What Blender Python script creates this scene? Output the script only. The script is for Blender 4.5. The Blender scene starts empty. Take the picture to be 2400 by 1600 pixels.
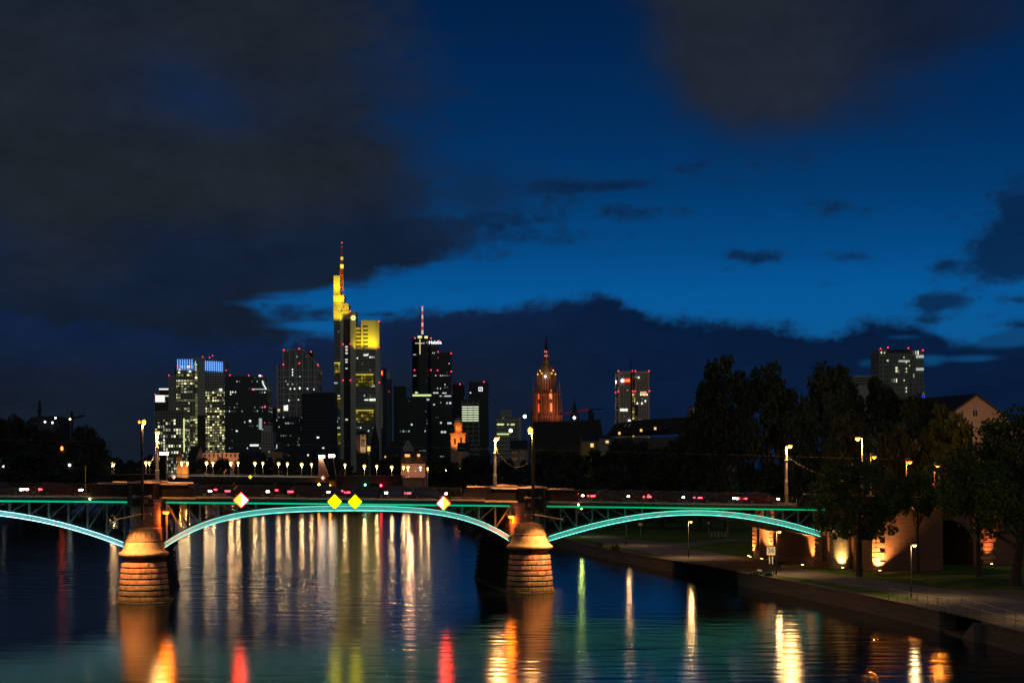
import bpy, math, random
import numpy as np
from mathutils import Matrix, Vector
random.seed(7); rng = np.random.default_rng(7)
SC = bpy.context.scene
COL = SC.collection

# ------------------------------------------------------------------ camera
F = 4000.0; CX, HZ = 1200.0, 1105.0; CZ = 12.2; ROLL = math.radians(0.30)
cam_d = bpy.data.cameras.new('camera'); cam = bpy.data.objects.new('camera', cam_d); COL.objects.link(cam)
cam_d.sensor_width = 36; cam_d.lens = 36 * F / 2400; cam_d.shift_y = (HZ - 800) / 2400
cam_d.clip_start = 0.5; cam_d.clip_end = 20000
cam.matrix_world = Matrix.Translation((0, 0, CZ)) @ Matrix.Rotation(math.pi / 2, 4, 'X') @ Matrix.Rotation(-ROLL, 4, 'Z')
SC.camera = cam

def U(px, py):
    xi, yi = px - CX, HZ - py
    return (xi + yi * ROLL) / F, (yi - xi * ROLL) / F
def P(px, py, Y):
    u, v = U(px, py); return Vector((u * Y, Y, CZ + v * Y))
def G(px, py, z=1.5):
    u, v = U(px, py); Y = (z - CZ) / v; return Vector((u * Y, Y, z))

# ------------------------------------------------------------------ node helpers
class S:
    """a socket (or number) with arithmetic that makes Math nodes"""
    def __init__(s, nt, v): s.nt, s.v = nt, v
    def op(s, o, *xs, clamp=False):
        n = s.nt.nodes.new('ShaderNodeMath'); n.operation = o; n.use_clamp = clamp
        for i, x in enumerate((s,) + xs):
            x = x.v if isinstance(x, S) else x
            if isinstance(x, (int, float)): n.inputs[i].default_value = x
            else: s.nt.links.new(x, n.inputs[i])
        return S(s.nt, n.outputs[0])
    def __add__(s, o): return s.op('ADD', o)
    def __sub__(s, o): return s.op('SUBTRACT', o)
    def __mul__(s, o): return s.op('MULTIPLY', o)
    def __truediv__(s, o): return s.op('DIVIDE', o)
    def rsub(s, o): return S(s.nt, o).op('SUBTRACT', s)
    def smooth(s, a, b):
        n = s.nt.nodes.new('ShaderNodeMapRange'); n.interpolation_type = 'SMOOTHSTEP'
        n.inputs['From Min'].default_value = a; n.inputs['From Max'].default_value = b
        s.nt.links.new(s.v, n.inputs['Value']); return S(s.nt, n.outputs[0])
def comb(nt, x, y, z=0.0):
    n = nt.nodes.new('ShaderNodeCombineXYZ')
    for i, q in enumerate((x, y, z)):
        if isinstance(q, S): nt.links.new(q.v, n.inputs[i])
        else: n.inputs[i].default_value = q
    return n.outputs[0]
def noise(nt, vec, scale, detail=4, rough=.55, w=None):
    n = nt.nodes.new('ShaderNodeTexNoise'); n.inputs['Scale'].default_value = scale
    n.inputs['Detail'].default_value = detail; n.inputs['Roughness'].default_value = rough
    if vec is not None: nt.links.new(vec, n.inputs['Vector'])
    return S(nt, n.outputs[0])
def white(nt, vec):
    n = nt.nodes.new('ShaderNodeTexWhiteNoise'); nt.links.new(vec, n.inputs['Vector']); return S(nt, n.outputs[0])
def ramp(nt, fac, stops):
    n = nt.nodes.new('ShaderNodeValToRGB'); e = n.color_ramp.elements
    while len(e) < len(stops): e.new(1.0)
    for k, (p, c) in enumerate(stops): e[k].position = p; e[k].color = tuple(c) + (1,)
    nt.links.new(fac.v, n.inputs[0]); return n.outputs[0]
def mixc(nt, fac, a, b):
    n = nt.nodes.new('ShaderNodeMix'); n.data_type = 'RGBA'
    for key, q in ((0, fac), (6, a), (7, b)):
        q = q.v if isinstance(q, S) else q
        if isinstance(q, bpy.types.NodeSocket): nt.links.new(q, n.inputs[key])
        elif isinstance(q, (tuple, list)): n.inputs[key].default_value = tuple(q)[:3] + (1,)
        else: n.inputs[key].default_value = q
    return n.outputs[2]
def lin(r, g, b):
    f = lambda c: (c / 255 / 12.92) if c <= 10 else ((c / 255 + .055) / 1.055) ** 2.4
    return (f(r), f(g), f(b))
def fcurve(nt, fac, pts):
    n = nt.nodes.new('ShaderNodeFloatCurve'); c = n.mapping.curves[0]
    n.mapping.use_clip = False
    while len(c.points) < len(pts): c.points.new(.5, .5)
    for k, (x, y) in enumerate(pts): c.points[k].location = (x, y); c.points[k].handle_type = 'AUTO'
    n.mapping.update(); nt.links.new(fac.v, n.inputs['Value']); return S(nt, n.outputs[0])

# ------------------------------------------------------------------ sky (dusk, broken cloud), by real direction
W = bpy.data.worlds.new('World'); SC.world = W; W.use_nodes = True
nt = W.node_tree; nt.nodes.clear()
tc = nt.nodes.new('ShaderNodeTexCoord'); sp = nt.nodes.new('ShaderNodeSeparateXYZ'); nt.links.new(tc.outputs['Generated'], sp.inputs[0])
dx_, dy_, dz_ = (S(nt, sp.outputs[i]) for i in range(3))
A0 = dx_.op('ARCTAN2', dy_) * (F / 100); E0 = dz_.op('ARCSINE') * (F / 100)      # hundreds of "photo pixels" of angle
def AE(px, py):
    u, v = U(px, py); a = math.atan(u); return a * F / 100, math.atan(v * math.cos(a)) * F / 100
vec0 = comb(nt, A0 * .5, E0)
n4 = noise(nt, comb(nt, A0 * .30 + E0 * .16, E0 * .8 - A0 * .12, 3.0), .42, 6, .6)
n1 = noise(nt, vec0, .38, 6, .6); n2 = noise(nt, comb(nt, A0 * .7, E0 * 1.3, 5.0), 1.3, 6, .62); n3 = noise(nt, comb(nt, A0 * .45, E0, 9.0), .9, 5, .6)
def gauss(px, py, rx, ry, k=1.0, A=None, E=None):
    a, e = AE(px, py); A = A or A0; E = E or E0
    x = (A - a) * (100 / rx); y = (E - e) * (100 / ry)
    return S(nt, math.exp(-1)).op('POWER', x * x + y * y) * k
def total(lst):
    t = lst[0]
    for q in lst[1:]: t = t + q
    return t
# clear sky
En = (E0 / 13.0).op('MAXIMUM', 0.0)
sky = ramp(nt, En, [(0, lin(4, 66, 112)), (.24, lin(6, 86, 146)), (.31, lin(2, 85, 150)), (.40, lin(0, 70, 129)), (.50, lin(0, 56, 107)), (.62, lin(0, 44, 91)), (.8, lin(0, 33, 74)), (1, lin(0, 28, 67))])
# great cloud on the left: boundary azimuth as a curve of elevation
def ae_curve(pts):
    out = []
    for px, py in pts:
        a, e = AE(px, py); out.append((e / 13, (a + 16) / 32))
    return sorted(out)
bl = fcurve(nt, En, ae_curve([(700, 1100), (760, 850), (790, 800), (800, 770), (800, 735), (800, 700), (880, 668), (1030, 630), (1130, 590), (1150, 545), (1080, 470), (1060, 380), (1010, 250), (960, 120), (930, 10), (900, -180)]))
left = ((bl * 32.0 - 16.0) - A0 + (n1 - .5) * 5.2 + (n2 - .5) * 3.4)
mL = left.smooth(-1.6, 2.2)
soft = E0.smooth(4.6, 7.5)
mL2 = left.smooth(-.6, 1.1)
mL = mL * soft + mL2 * soft.rsub(1.0)
hole = gauss(400, 170, 80, 60, .22) + gauss(470, 230, 90, 55, .26) + gauss(540, 285, 70, 40, .18)
mL = (mL - hole * (n1 + .45)).op('MAXIMUM', 0.0)
wisp = total([gauss(690, 712, 130, 13, 1.0), gauss(780, 690, 90, 16, .8), gauss(640, 735, 50, 16, .55), gauss(740, 764, 110, 12, .95), gauss(850, 715, 90, 24, .8), gauss(640, 690, 60, 8, .35), gauss(760, 738, 40, 5, .4)])
mL = (mL - (wisp * (n2 * 1.7 + n3 * .8 - .35)).smooth(.12, .85) * .80).op('MAXIMUM', 0.0)
mL = mL.op('MAXIMUM', (gauss(1120, 450, 170, 110, .8) + (n4 - .5) * 1.6 + (n2 - .5) * .6).smooth(.15, 1.1) * .7)
# low bank behind the skyline: top edge as a curve of azimuth
pts = []
for px, py in [(-400, 700), (300, 760), (560, 790), (770, 782), (900, 748), (1000, 732), (1100, 727), (1220, 716), (1330, 702), (1400, 690), (1465, 704), (1530, 735), (1650, 752), (1750, 748), (1850, 756), (1950, 786), (1990, 764), (2100, 742), (2190, 772), (2260, 800), (2310, 782), (2400, 752), (2800, 700)]:
    a, e = AE(px, py); pts.append(((a + 16) / 32, e / 8))
eb = fcurve(nt, (A0 + 16.0) / 32.0, pts)
n5b = noise(nt, comb(nt, A0 * 1.6, E0 * 1.6, 2.0), 1.9, 6, .6)
bank = (eb * 8.0 - E0 + (n2 - .5) * .75 + (n3 - .5) * .3 + (n5b - .5) * .35)
mB = bank.smooth(-.14, .24)
gaps = total([gauss(2225, 775, 60, 9, .8), gauss(2120, 790, 50, 8, .6), gauss(2345, 800, 90, 17, 1.0), gauss(2270, 840, 75, 10, .8), gauss(2180, 845, 30, 16, .9), gauss(2030, 850, 25, 14, .6), gauss(2370, 775, 60, 12, .8)])
mB = (mB - (gaps * (n2 * 1.5 + .3)).smooth(.2, 1.0) * .55).op('MAXIMUM', 0.0)
# brown cloud at the upper right
ur = total([gauss(1690, 130, 170, 190, 1.2), gauss(1880, 150, 200, 170, .9), gauss(2130, 50, 240, 120, .85), gauss(1680, -100, 260, 150, 1.1), gauss(2300, 0, 200, 130, .5), gauss(2150, 250, 200, 70, .25)])
mU = (ur + (n1 - .5) * 1.2 + (n2 - .5) * .7).smooth(.05, 1.35) * .93
# streaks and small dark clouds
sm = total([gauss(1300, 440, 190, 22, .8), gauss(1480, 432, 120, 16, .7), gauss(1170, 520, 160, 55, .8), gauss(1500, 500, 110, 22, .6), gauss(1340, 560, 130, 20, .45),
            gauss(1780, 600, 70, 20, 1.0), gauss(1720, 590, 26, 14, .6), gauss(1980, 600, 60, 18, .7), gauss(1950, 480, 50, 17, .75), gauss(2040, 492, 45, 13, .6),
            gauss(2205, 625, 40, 17, .95), gauss(2350, 610, 85, 48, 1.5), gauss(2390, 510, 70, 70, 1.4), gauss(2200, 710, 75, 24, 1.2), gauss(2390, 702, 40, 10, .7), gauss(2160, 750, 60, 14, .8),
            gauss(720, 735, 120, 14, .8), gauss(900, 738, 55, 9, .9), gauss(660, 715, 60, 9, .5), gauss(1650, 390, 160, 22, .35), gauss(1800, 360, 240, 40, .3)])
n5 = noise(nt, comb(nt, A0 * 1.5 - E0 * .5, E0 * 2.2 + A0 * .3, 12.0), 1.5, 6, .65)
mS = (sm + (n2 - .5) * 1.9 + (n5 - .5) * 1.3).smooth(.15, 1.1) * .85
cm = mL.op('MAXIMUM', mB).op('MAXIMUM', mU).op('MAXIMUM', mS)
ccol = ramp(nt, En, [(0, lin(19, 29, 41)), (.12, lin(17, 28, 43)), (.30, lin(15, 29, 49)), (.42, lin(16, 32, 56)), (.58, lin(20, 33, 54)), (.75, lin(26, 35, 50)), (1, lin(26, 35, 48))])
brown = total([gauss(60, 300, 330, 230, 1.0), gauss(430, 440, 330, 90, .8), gauss(760, 380, 270, 120, .75), gauss(640, 60, 330, 110, .6), gauss(100, 620, 200, 160, .35)])
ccol = mixc(nt, (brown + (n4 - .5) * 1.9).smooth(.1, 1.0), ccol, lin(29, 35, 44))
ccol = mixc(nt, (bank.smooth(.0, 1.8).rsub(1.0)) * mB * .55, ccol, lin(10, 34, 74))
ccol = mixc(nt, mB * A0.smooth(-3, 4) * .85, ccol, lin(2, 26, 58))
ccol = mixc(nt, mU, ccol, mixc(nt, A0.smooth(6.0, 10.5), lin(34, 38, 46), lin(18, 29, 50)))
ccol = mixc(nt, mS * mL.rsub(1.0) * mU.rsub(1.0) * mB.rsub(1.0), ccol, lin(4, 32, 66))
var = (n1 - .5) * .6 + (n3 - .5) * .6 + (n2 - .5) * .5 + (n5 - .5) * .3 + 1.0
vm = nt.nodes.new('ShaderNodeVectorMath'); vm.operation = 'SCALE'; nt.links.new(ccol, vm.inputs[0]); nt.links.new(var.v, vm.inputs['Scale'])
full = mixc(nt, cm, sky, vm.outputs[0])
# behind the viewer an added grey glow stands in for the city's light
full = mixc(nt, (dy_ * -1.0).smooth(.05, .6), full, (.098, .100, .096))
# a twilight Nishita sky fills in a little behind
ns = nt.nodes.new('ShaderNodeTexSky'); ns.sky_type = 'NISHITA'; ns.sun_disc = False
ns.sun_elevation = math.radians(-4); ns.sun_rotation = math.radians(-20)
b1 = nt.nodes.new('ShaderNodeBackground'); b1.inputs['Strength'].default_value = 1.0; nt.links.new(full, b1.inputs[0])
b2 = nt.nodes.new('ShaderNodeBackground'); b2.inputs['Strength'].default_value = 0.006; nt.links.new(ns.outputs[0], b2.inputs[0])
ad = nt.nodes.new('ShaderNodeAddShader'); nt.links.new(b1.outputs[0], ad.inputs[0]); nt.links.new(b2.outputs[0], ad.inputs[1])
ow = nt.nodes.new('ShaderNodeOutputWorld'); nt.links.new(ad.outputs[0], ow.inputs[0])
SC.view_settings.view_transform = 'Standard'; SC.view_settings.look = 'None'; SC.view_settings.exposure = 0; SC.view_settings.gamma = 1
SC.cycles.max_bounces = 6; SC.cycles.sample_clamp_indirect = 6; SC.cycles.caustics_reflective = False; SC.cycles.caustics_refractive = False
SC.cycles.use_denoising = True

# ------------------------------------------------------------------ materials
MATS = {}
def mat(name, col, rough=.8, metal=0.0, var=.25, scale=2.0, bump=0.0, bscale=12.0, col2=None, spec=.4):
    if name in MATS: return MATS[name]
    m = bpy.data.materials.new(name); m.use_nodes = True; t = m.node_tree; b = t.nodes['Principled BSDF']
    b.inputs['Roughness'].default_value = rough; b.inputs['Metallic'].default_value = metal; b.inputs['Specular IOR Level'].default_value = spec
    c = t.nodes.new('ShaderNodeTexCoord').outputs['Object']
    n = noise(t, c, scale, 6, .6)
    lo = tuple(x * (1 - var) for x in col); hi = col2 or tuple(min(1, x * (1 + var)) for x in col)
    t.links.new(ramp(t, n, [(.3, lo), (.7, hi)]), b.inputs['Base Color'])
    if bump:
        bn = t.nodes.new('ShaderNodeBump'); bn.inputs['Strength'].default_value = bump; bn.inputs['Distance'].default_value = .05
        t.links.new(noise(t, c, bscale, 5, .6).v, bn.inputs['Height']); t.links.new(bn.outputs[0], b.inputs['Normal'])
    MATS[name] = m; return m
def emis(name, col, st, sample=True):
    if name in MATS: return MATS[name]
    m = bpy.data.materials.new(name); m.use_nodes = True; b = m.node_tree.nodes['Principled BSDF']
    b.inputs['Base Color'].default_value = tuple(min(.8, c) for c in col) + (1,)
    b.inputs['Emission Color'].default_value = tuple(col) + (1,); b.inputs['Emission Strength'].default_value = st
    if not sample: m.cycles.emission_sampling = 'NONE'
    MATS[name] = m; return m
def brick(name, c1, c2, mortar, w=.9, h=.38, rough=.85, bump=.5):
    if name in MATS: return MATS[name]
    m = bpy.data.materials.new(name); m.use_nodes = True; t = m.node_tree; b = t.nodes['Principled BSDF']; b.inputs['Roughness'].default_value = rough
    c = t.nodes.new('ShaderNodeTexCoord').outputs['Object']; s = t.nodes.new('ShaderNodeSeparateXYZ'); t.links.new(c, s.inputs[0])
    x, y, z = (S(t, s.outputs[i]) for i in range(3))
    br = t.nodes.new('ShaderNodeTexBrick'); t.links.new(comb(t, x - y * .8, z, 0.0), br.inputs['Vector'])
    br.inputs['Scale'].default_value = 1; br.inputs['Brick Width'].default_value = w; br.inputs['Row Height'].default_value = h
    br.inputs['Mortar Size'].default_value = .02; br.inputs['Color1'].default_value = c1 + (1,); br.inputs['Color2'].default_value = c2 + (1,); br.inputs['Mortar'].default_value = mortar + (1,)
    nn = noise(t, c, 3.0, 6, .65)
    mx = mixc(t, nn.smooth(.35, .7) * .5, br.outputs[0], tuple(q * .55 for q in c1))
    t.links.new(mx, b.inputs['Base Color'])
    bn = t.nodes.new('ShaderNodeBump'); bn.inputs['Strength'].default_value = bump; bn.inputs['Distance'].default_value = .04
    hgt = (S(t, br.outputs['Fac']) * -.6) + noise(t, c, 9.0, 5, .6)
    t.links.new(hgt.v, bn.inputs['Height']); t.links.new(bn.outputs[0], b.inputs['Normal'])
    MATS[name] = m; return m
def facade(name, wall, glass, bay=3.0, flo=3.6, fx=.6, fz=.6, lit=.05, rows=.1, boost=6, col=(1, .93, .7), st=1.0, rough=.35, seed=0.0, zmin=-1e6, zmax=1e6):
    if name in MATS: return MATS[name]
    m = bpy.data.materials.new(name); m.use_nodes = True; t = m.node_tree; b = t.nodes['Principled BSDF']
    c = t.nodes.new('ShaderNodeTexCoord').outputs['Object']; s = t.nodes.new('ShaderNodeSeparateXYZ'); t.links.new(c, s.inputs[0])
    x, y, z = (S(t, s.outputs[i]) for i in range(3))
    cu = (x + y + 500.31) / bay; cv = (z + 500.17) / flo
    mask = cu.op('FRACT').op('LESS_THAN', fx) * cv.op('FRACT').op('LESS_THAN', fz)
    cell = comb(t, cu.op('FLOOR'), cv.op('FLOOR'), seed)
    w1 = white(t, cell); w2 = white(t, comb(t, cu.op('FLOOR'), cv.op('FLOOR'), seed + 17.3)); wr = white(t, comb(t, 3.7, cv.op('FLOOR'), seed + 5.1))
    cl = noise(t, comb(t, cu * .5, cv * .7, seed), .35, 2, .5).smooth(.35, .65) * 1.5 + .25
    thr = (wr.op('LESS_THAN', rows) * boost + 1.0) * lit * cl
    wrun = white(t, comb(t, (cu / 3.0).op('FLOOR'), cv.op('FLOOR'), seed + 31.7))
    on = ((w1.op('LESS_THAN', thr * .45)).op('MAXIMUM', wrun.op('LESS_THAN', thr * .75) * w1.op('LESS_THAN', .82))) * mask * z.op('GREATER_THAN', zmin) * z.op('LESS_THAN', zmax)
    t.links.new(mixc(t, mask, wall, glass), b.inputs['Base Color'])
    b.inputs['Roughness'].default_value = rough
    b.inputs['Emission Color'].default_value = tuple(col) + (1,)
    t.links.new((on * (w2 * w2 * w2 * 1.3 + .08) * st).v, b.inputs['Emission Strength'])
    m.cycles.emission_sampling = 'NONE'
    MATS[name] = m; return m

# ------------------------------------------------------------------ mesh builder
class MB:
    def __init__(s): s.v, s.f = [], []
    def add(s, vs, fs):
        o = len(s.v); s.v += [tuple(q) for q in vs]; s.f += [tuple(i + o for i in f) for f in fs]; return s
    def box(s, x0, x1, y0, y1, z0, z1):
        return s.add([(x0, y0, z0), (x1, y0, z0), (x1, y1, z0), (x0, y1, z0), (x0, y0, z1), (x1, y0, z1), (x1, y1, z1), (x0, y1, z1)],
                     [(0, 3, 2, 1), (4, 5, 6, 7), (0, 1, 5, 4), (1, 2, 6, 5), (2, 3, 7, 6), (3, 0, 4, 7)])
    def hexa(s, b4, t4):
        return s.add(list(b4) + list(t4), [(0, 3, 2, 1), (4, 5, 6, 7), (0, 1, 5, 4), (1, 2, 6, 5), (2, 3, 7, 6), (3, 0, 4, 7)])
    def prism(s, poly, z0, z1):
        n = len(poly); vs = [(x, y, z0) for x, y in poly] + [(x, y, z1) for x, y in poly]
        return s.add(vs, [tuple(range(n - 1, -1, -1)), tuple(range(n, 2 * n))] + [(i, (i + 1) % n, n + (i + 1) % n, n + i) for i in range(n)])
    def extr(s, poly, d):                      # planar 3-D polygon pushed along vector d
        n = len(poly); d = Vector(d); vs = [Vector(q) for q in poly]; vs = vs + [q + d for q in vs]
        return s.add(vs, [tuple(range(n - 1, -1, -1)), tuple(range(n, 2 * n))] + [(i, (i + 1) % n, n + (i + 1) % n, n + i) for i in range(n)])
    def tube(s, pts, r, n=8, cap=True):
        pts = [Vector(q) for q in pts]; rs = r if isinstance(r, (list, tuple)) else [r] * len(pts); o = len(s.v)
        for i, q in enumerate(pts):
            d = (pts[min(i + 1, len(pts) - 1)] - pts[max(i - 1, 0)]).normalized()
            a = d.cross(Vector((0, 0, 1))) if abs(d.z) < .95 else d.cross(Vector((0, 1, 0)))
            a.normalize(); b = d.cross(a)
            for k in range(n):
                t = 2 * math.pi * k / n; s.v.append(tuple(q + (a * math.cos(t) + b * math.sin(t)) * rs[i]))
        for i in range(len(pts) - 1):
            for k in range(n):
                k2 = (k + 1) % n; s.f.append((o + i * n + k, o + i * n + k2, o + (i + 1) * n + k2, o + (i + 1) * n + k))
        if cap: s.f.append(tuple(o + k for k in range(n))); s.f.append(tuple(o + (len(pts) - 1) * n + k for k in range(n - 1, -1, -1)))
        return s
    def lathe(s, prof, c, n=24, rot=0.0, sy=1.0):
        o = len(s.v)
        for r, z in prof:
            for k in range(n):
                t = 2 * math.pi * k / n + rot; s.v.append((c[0] + r * math.cos(t), c[1] + r * sy * math.sin(t), c[2] + z))
        for i in range(len(prof) - 1):
            for k in range(n):
                k2 = (k + 1) % n; s.f.append((o + i * n + k, o + i * n + k2, o + (i + 1) * n + k2, o + (i + 1) * n + k))
        s.f.append(tuple(o + k for k in range(n - 1, -1, -1))); s.f.append(tuple(o + (len(prof) - 1) * n + k for k in range(n)))
        return s
    def ball(s, c, r, n=10, m=6, sz=1.0):
        prof = [(max(1e-4, r * math.sin(math.pi * i / m)), -r * sz * math.cos(math.pi * i / m)) for i in range(m + 1)]
        return s.lathe(prof, c, n)
    def build(s, name, m, parent=None, smooth=False, bevel=0):
        off = Vector((0, 0, 0)); p = parent
        while p is not None: off += p.location; p = p.parent
        me = bpy.data.meshes.new(name); me.from_pydata([tuple(Vector(q) - off) for q in s.v], [], s.f); me.update()
        if isinstance(m, (list, tuple)):
            for q in m: me.materials.append(q)
        else: me.materials.append(m)
        if smooth:
            for q in me.polygons: q.use_smooth = True
        o = bpy.data.objects.new(name, me); COL.objects.link(o)
        if parent is not None: o.parent = parent
        if bevel:
            b = o.modifiers.new('bevel', 'BEVEL'); b.width = bevel; b.segments = 2; b.limit_method = 'ANGLE'
        return o
def tag(o, label, cat, group=None):
    o['label'] = label; o['category'] = cat
    if group: o['group'] = group
    return o
def thing(name, loc, label, cat, group=None):
    o = bpy.data.objects.new(name, None); COL.objects.link(o); o.location = loc; o.empty_display_size = .5
    return tag(o, label, cat, group)
def struct(o): o['kind'] = 'structure'; return o
def copy_tree(o, parent=None):
    c = o.copy(); COL.objects.link(c)
    if parent is not None: c.parent = parent
    for ch in list(o.children): copy_tree(ch, c)
    return c
def lamp_light(kind, loc, col, energy, parent=None, r=.1, aim=None, size=60, blend=.6):
    d = bpy.data.lights.new('light', kind); d.color = col; d.energy = energy; d.shadow_soft_size = r
    o = bpy.data.objects.new('light', d); COL.objects.link(o)
    off = Vector((0, 0, 0)); p = parent
    while p is not None: off += p.location; p = p.parent
    o.location = Vector(loc) - off
    if parent is not None: o.parent = parent
    if kind == 'SPOT': d.spot_size = math.radians(size); d.spot_blend = blend
    if aim is not None: o.rotation_euler = (Vector(aim) - Vector(loc)).to_track_quat('-Z', 'Y').to_euler()
    return o
def text(body, name, size, loc, m, parent, ext=.01, sx=1.0):
    c = bpy.data.curves.new(name, 'FONT'); c.body = body; c.size = size; c.align_x = 'CENTER'; c.align_y = 'CENTER'; c.extrude = ext
    tmp = bpy.data.objects.new(name, c); COL.objects.link(tmp); bpy.context.view_layer.update()
    me = bpy.data.meshes.new_from_object(tmp.evaluated_get(bpy.context.evaluated_depsgraph_get())); bpy.data.objects.remove(tmp)
    me.transform(Matrix.Rotation(math.pi / 2, 4, 'X') @ Matrix.Diagonal((sx, 1, 1, 1))); me.materials.clear(); me.materials.append(m); me.name = name
    o = bpy.data.objects.new(name, me); COL.objects.link(o)
    off = Vector((0, 0, 0)); p = parent
    while p is not None: off += p.location; p = p.parent
    o.location = Vector(loc) - off; o.parent = parent; return o

def glow(loc, col, en, parent, r=.12): return lamp_light('POINT', loc, col, en, parent, r)
CSOD, CFAR, COR, CPK = (1, .46, .12), (1, .62, .27), (1, .25, .025), (1, .60, .24)
# shared materials
STEEL = mat('painted_steel', (.20, .23, .24), .5, .1, .2, 3)
STEELD = mat('dark_steel', (.035, .035, .04), .5, .3, .2, 4)
POLE = mat('pole_steel', (.30, .27, .24), .5, .1, .3, 2)
POLEB = mat('black_pole', (.02, .021, .025), .45, .2, .2, 5)
SAND = mat('warm_sandstone', (.42, .30, .17), .9, 0, .4, 1.3, .9, 6, col2=(.58, .44, .27))
SANDR = mat('red_sandstone', (.36, .17, .11), .9, 0, .3, 1.6, .6, 7)
SANDD = mat('dark_pier_stone', (.045, .034, .028), .9, 0, .4, 1.2, .5, 6)  # core stone darker than the courses, so the pier grooves read dark
COPING = mat('pale_coping_stone', (.58, .38, .29), .85, 0, .25, 2.5, .3, 9)
PARA = mat('weathered_parapet_stone', (.042, .027, .027), .9, 0, .35, 1.2, .4, 6)
BRICKR = brick('red_ashlar', (.36, .15, .09), (.30, .13, .085), (.16, .09, .07), 1.0, .42)
BRICKP = brick('pinkish_ashlar', (.33, .19, .15), (.28, .16, .13), (.15, .10, .09), .9, .4, bump=.35)
STONEQ = brick('quay_ashlar', (.22, .18, .15), (.17, .145, .12), (.08, .07, .06), 1.3, .45, bump=.5)
ASPH = mat('asphalt', (.17, .15, .13), .9, 0, .25, .35, .25, 25)
GRASS = mat('park_grass', (.085, .15, .022), .95, 0, .55, .5, .9, 14, spec=.1)
COBBLE = mat('cobbles', (.14, .115, .085), .85, 0, .5, 4, .9, 6)
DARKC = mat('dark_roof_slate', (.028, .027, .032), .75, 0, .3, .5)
RAILM = mat('railing_iron', (.06, .045, .04), .55, .3, .2, 5)
WHITEP = mat('white_paint', (.75, .75, .72), .5, 0, .06, 3)
BLACKP = mat('black_paint', (.012, .012, .012), .5, 0, .1, 3)
REDP = mat('red_paint', (.55, .03, .02), .5, 0, .1, 3)
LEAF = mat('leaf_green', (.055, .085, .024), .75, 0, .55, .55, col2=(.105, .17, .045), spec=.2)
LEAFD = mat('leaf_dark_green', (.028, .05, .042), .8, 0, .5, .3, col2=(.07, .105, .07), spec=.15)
BARK = mat('bark', (.06, .045, .033), .9, 0, .4, 3, .9, 8)
SODIUM = emis('sodium_lamp_glass', (1, .42, .07), 2.8)
SODIUMF = emis('sodium_lamp_glass_far', (1, .58, .17), 3.0)
ORANGE = emis('orange_lamp_glass', (1, .22, .012), 3.2)
PARKL = emis('park_lamp_glass', (1, .58, .17), 3.2)
FLOODG = emis('floodlight_glass', (1, .74, .40), 30)
REDL = emis('red_warning_lamp', (1, .03, .07), 9, False)
WHITEL = emis('white_lamp', (.9, .95, 1), 9, False)
WARMW = emis('warm_lit_window', (1, .62, .22), 1.1, False)
COOLW = emis('cool_lit_window', (.9, 1, .85), 1.3, False)

# ------------------------------------------------------------------ water, ground, quay
m = bpy.data.materials.new('river_water'); m.use_nodes = True; t = m.node_tree; t.nodes.clear()
c = t.nodes.new('ShaderNodeTexCoord').outputs['Object']
gl = t.nodes.new('ShaderNodeBsdfGlossy'); gl.distribution = 'BECKMANN'; gl.inputs['Color'].default_value = (1, 1, 1, 1)
calm = noise(t, c, .025, 3, .5)
t.links.new((calm * .05 + .142).v, gl.inputs['Roughness'])
df = t.nodes.new('ShaderNodeBsdfDiffuse'); df.inputs['Color'].default_value = (.004, .012, .016, 1)
fr = t.nodes.new('ShaderNodeFresnel'); fr.inputs['IOR'].default_value = 1.33
mx = t.nodes.new('ShaderNodeMixShader'); t.links.new(fr.outputs[0], mx.inputs[0]); t.links.new(df.outputs[0], mx.inputs[1]); t.links.new(gl.outputs[0], mx.inputs[2])
t.links.new(mx.outputs[0], t.nodes.new('ShaderNodeOutputMaterial').inputs[0])
WATERM = m
ys = [60.0]
while ys[-1] < 330: ys.append(ys[-1] + .20 * max(1, (ys[-1] / 120) ** 1.5))
ys = np.array(ys); xs = np.arange(-100, 44, .6); XX, YY = np.meshgrid(xs, ys)
wr = np.random.default_rng(21); H = np.zeros_like(XX); H2 = np.zeros_like(XX)
for k in range(34):
    lam = wr.uniform(.85, 2.6) if k % 4 else wr.uniform(2.6, 5.0); an = wr.normal() * .42 + .12; kk = 2 * math.pi / lam
    slope = .0066 * wr.uniform(.6, 1.3) / math.sqrt(34 / 2)*1.9
    ph = kk * (math.sin(an) * XX * .8 + math.cos(an) * YY) + wr.uniform(0, 6.28)
    H += slope / kk * np.sin(ph)
for k in range(10):
    H2 += np.sin(wr.normal() * .05 * XX + wr.normal() * .06 * YY + wr.uniform(0, 6.28))
H *= np.clip(1.0 + .28 * H2, .35, 2.0) * np.clip((YY - 60) / 10, 0, 1) * np.clip((330 - YY) / 60, 0, 1)
H *= np.clip((XX + 100) / 6, 0, 1)
vs = np.stack([XX, YY, H], -1).reshape(-1, 3); nx, ny = len(xs), len(ys)
ii = np.arange(nx * ny).reshape(ny, nx); quads = np.stack([ii[:-1, :-1], ii[:-1, 1:], ii[1:, 1:], ii[1:, :-1]], -1).reshape(-1, 4)
ring = np.array([(-100, 60, 0), (43.25, 60, 0), (43.25, ys[-1], 0), (-100, ys[-1], 0), (-900, -60, 0), (220, -60, 0), (220, 1300, 0), (-900, 1300, 0)], float)
ring[1, 0] = ring[2, 0] = xs[-1]
o_ = len(vs); rf = np.array([(0, 1, 5, 4), (1, 2, 6, 5), (2, 3, 7, 6), (3, 0, 4, 7)])[:, ::-1] + o_
vs = np.vstack([vs, ring]); fcs = np.vstack([quads, rf])
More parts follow.
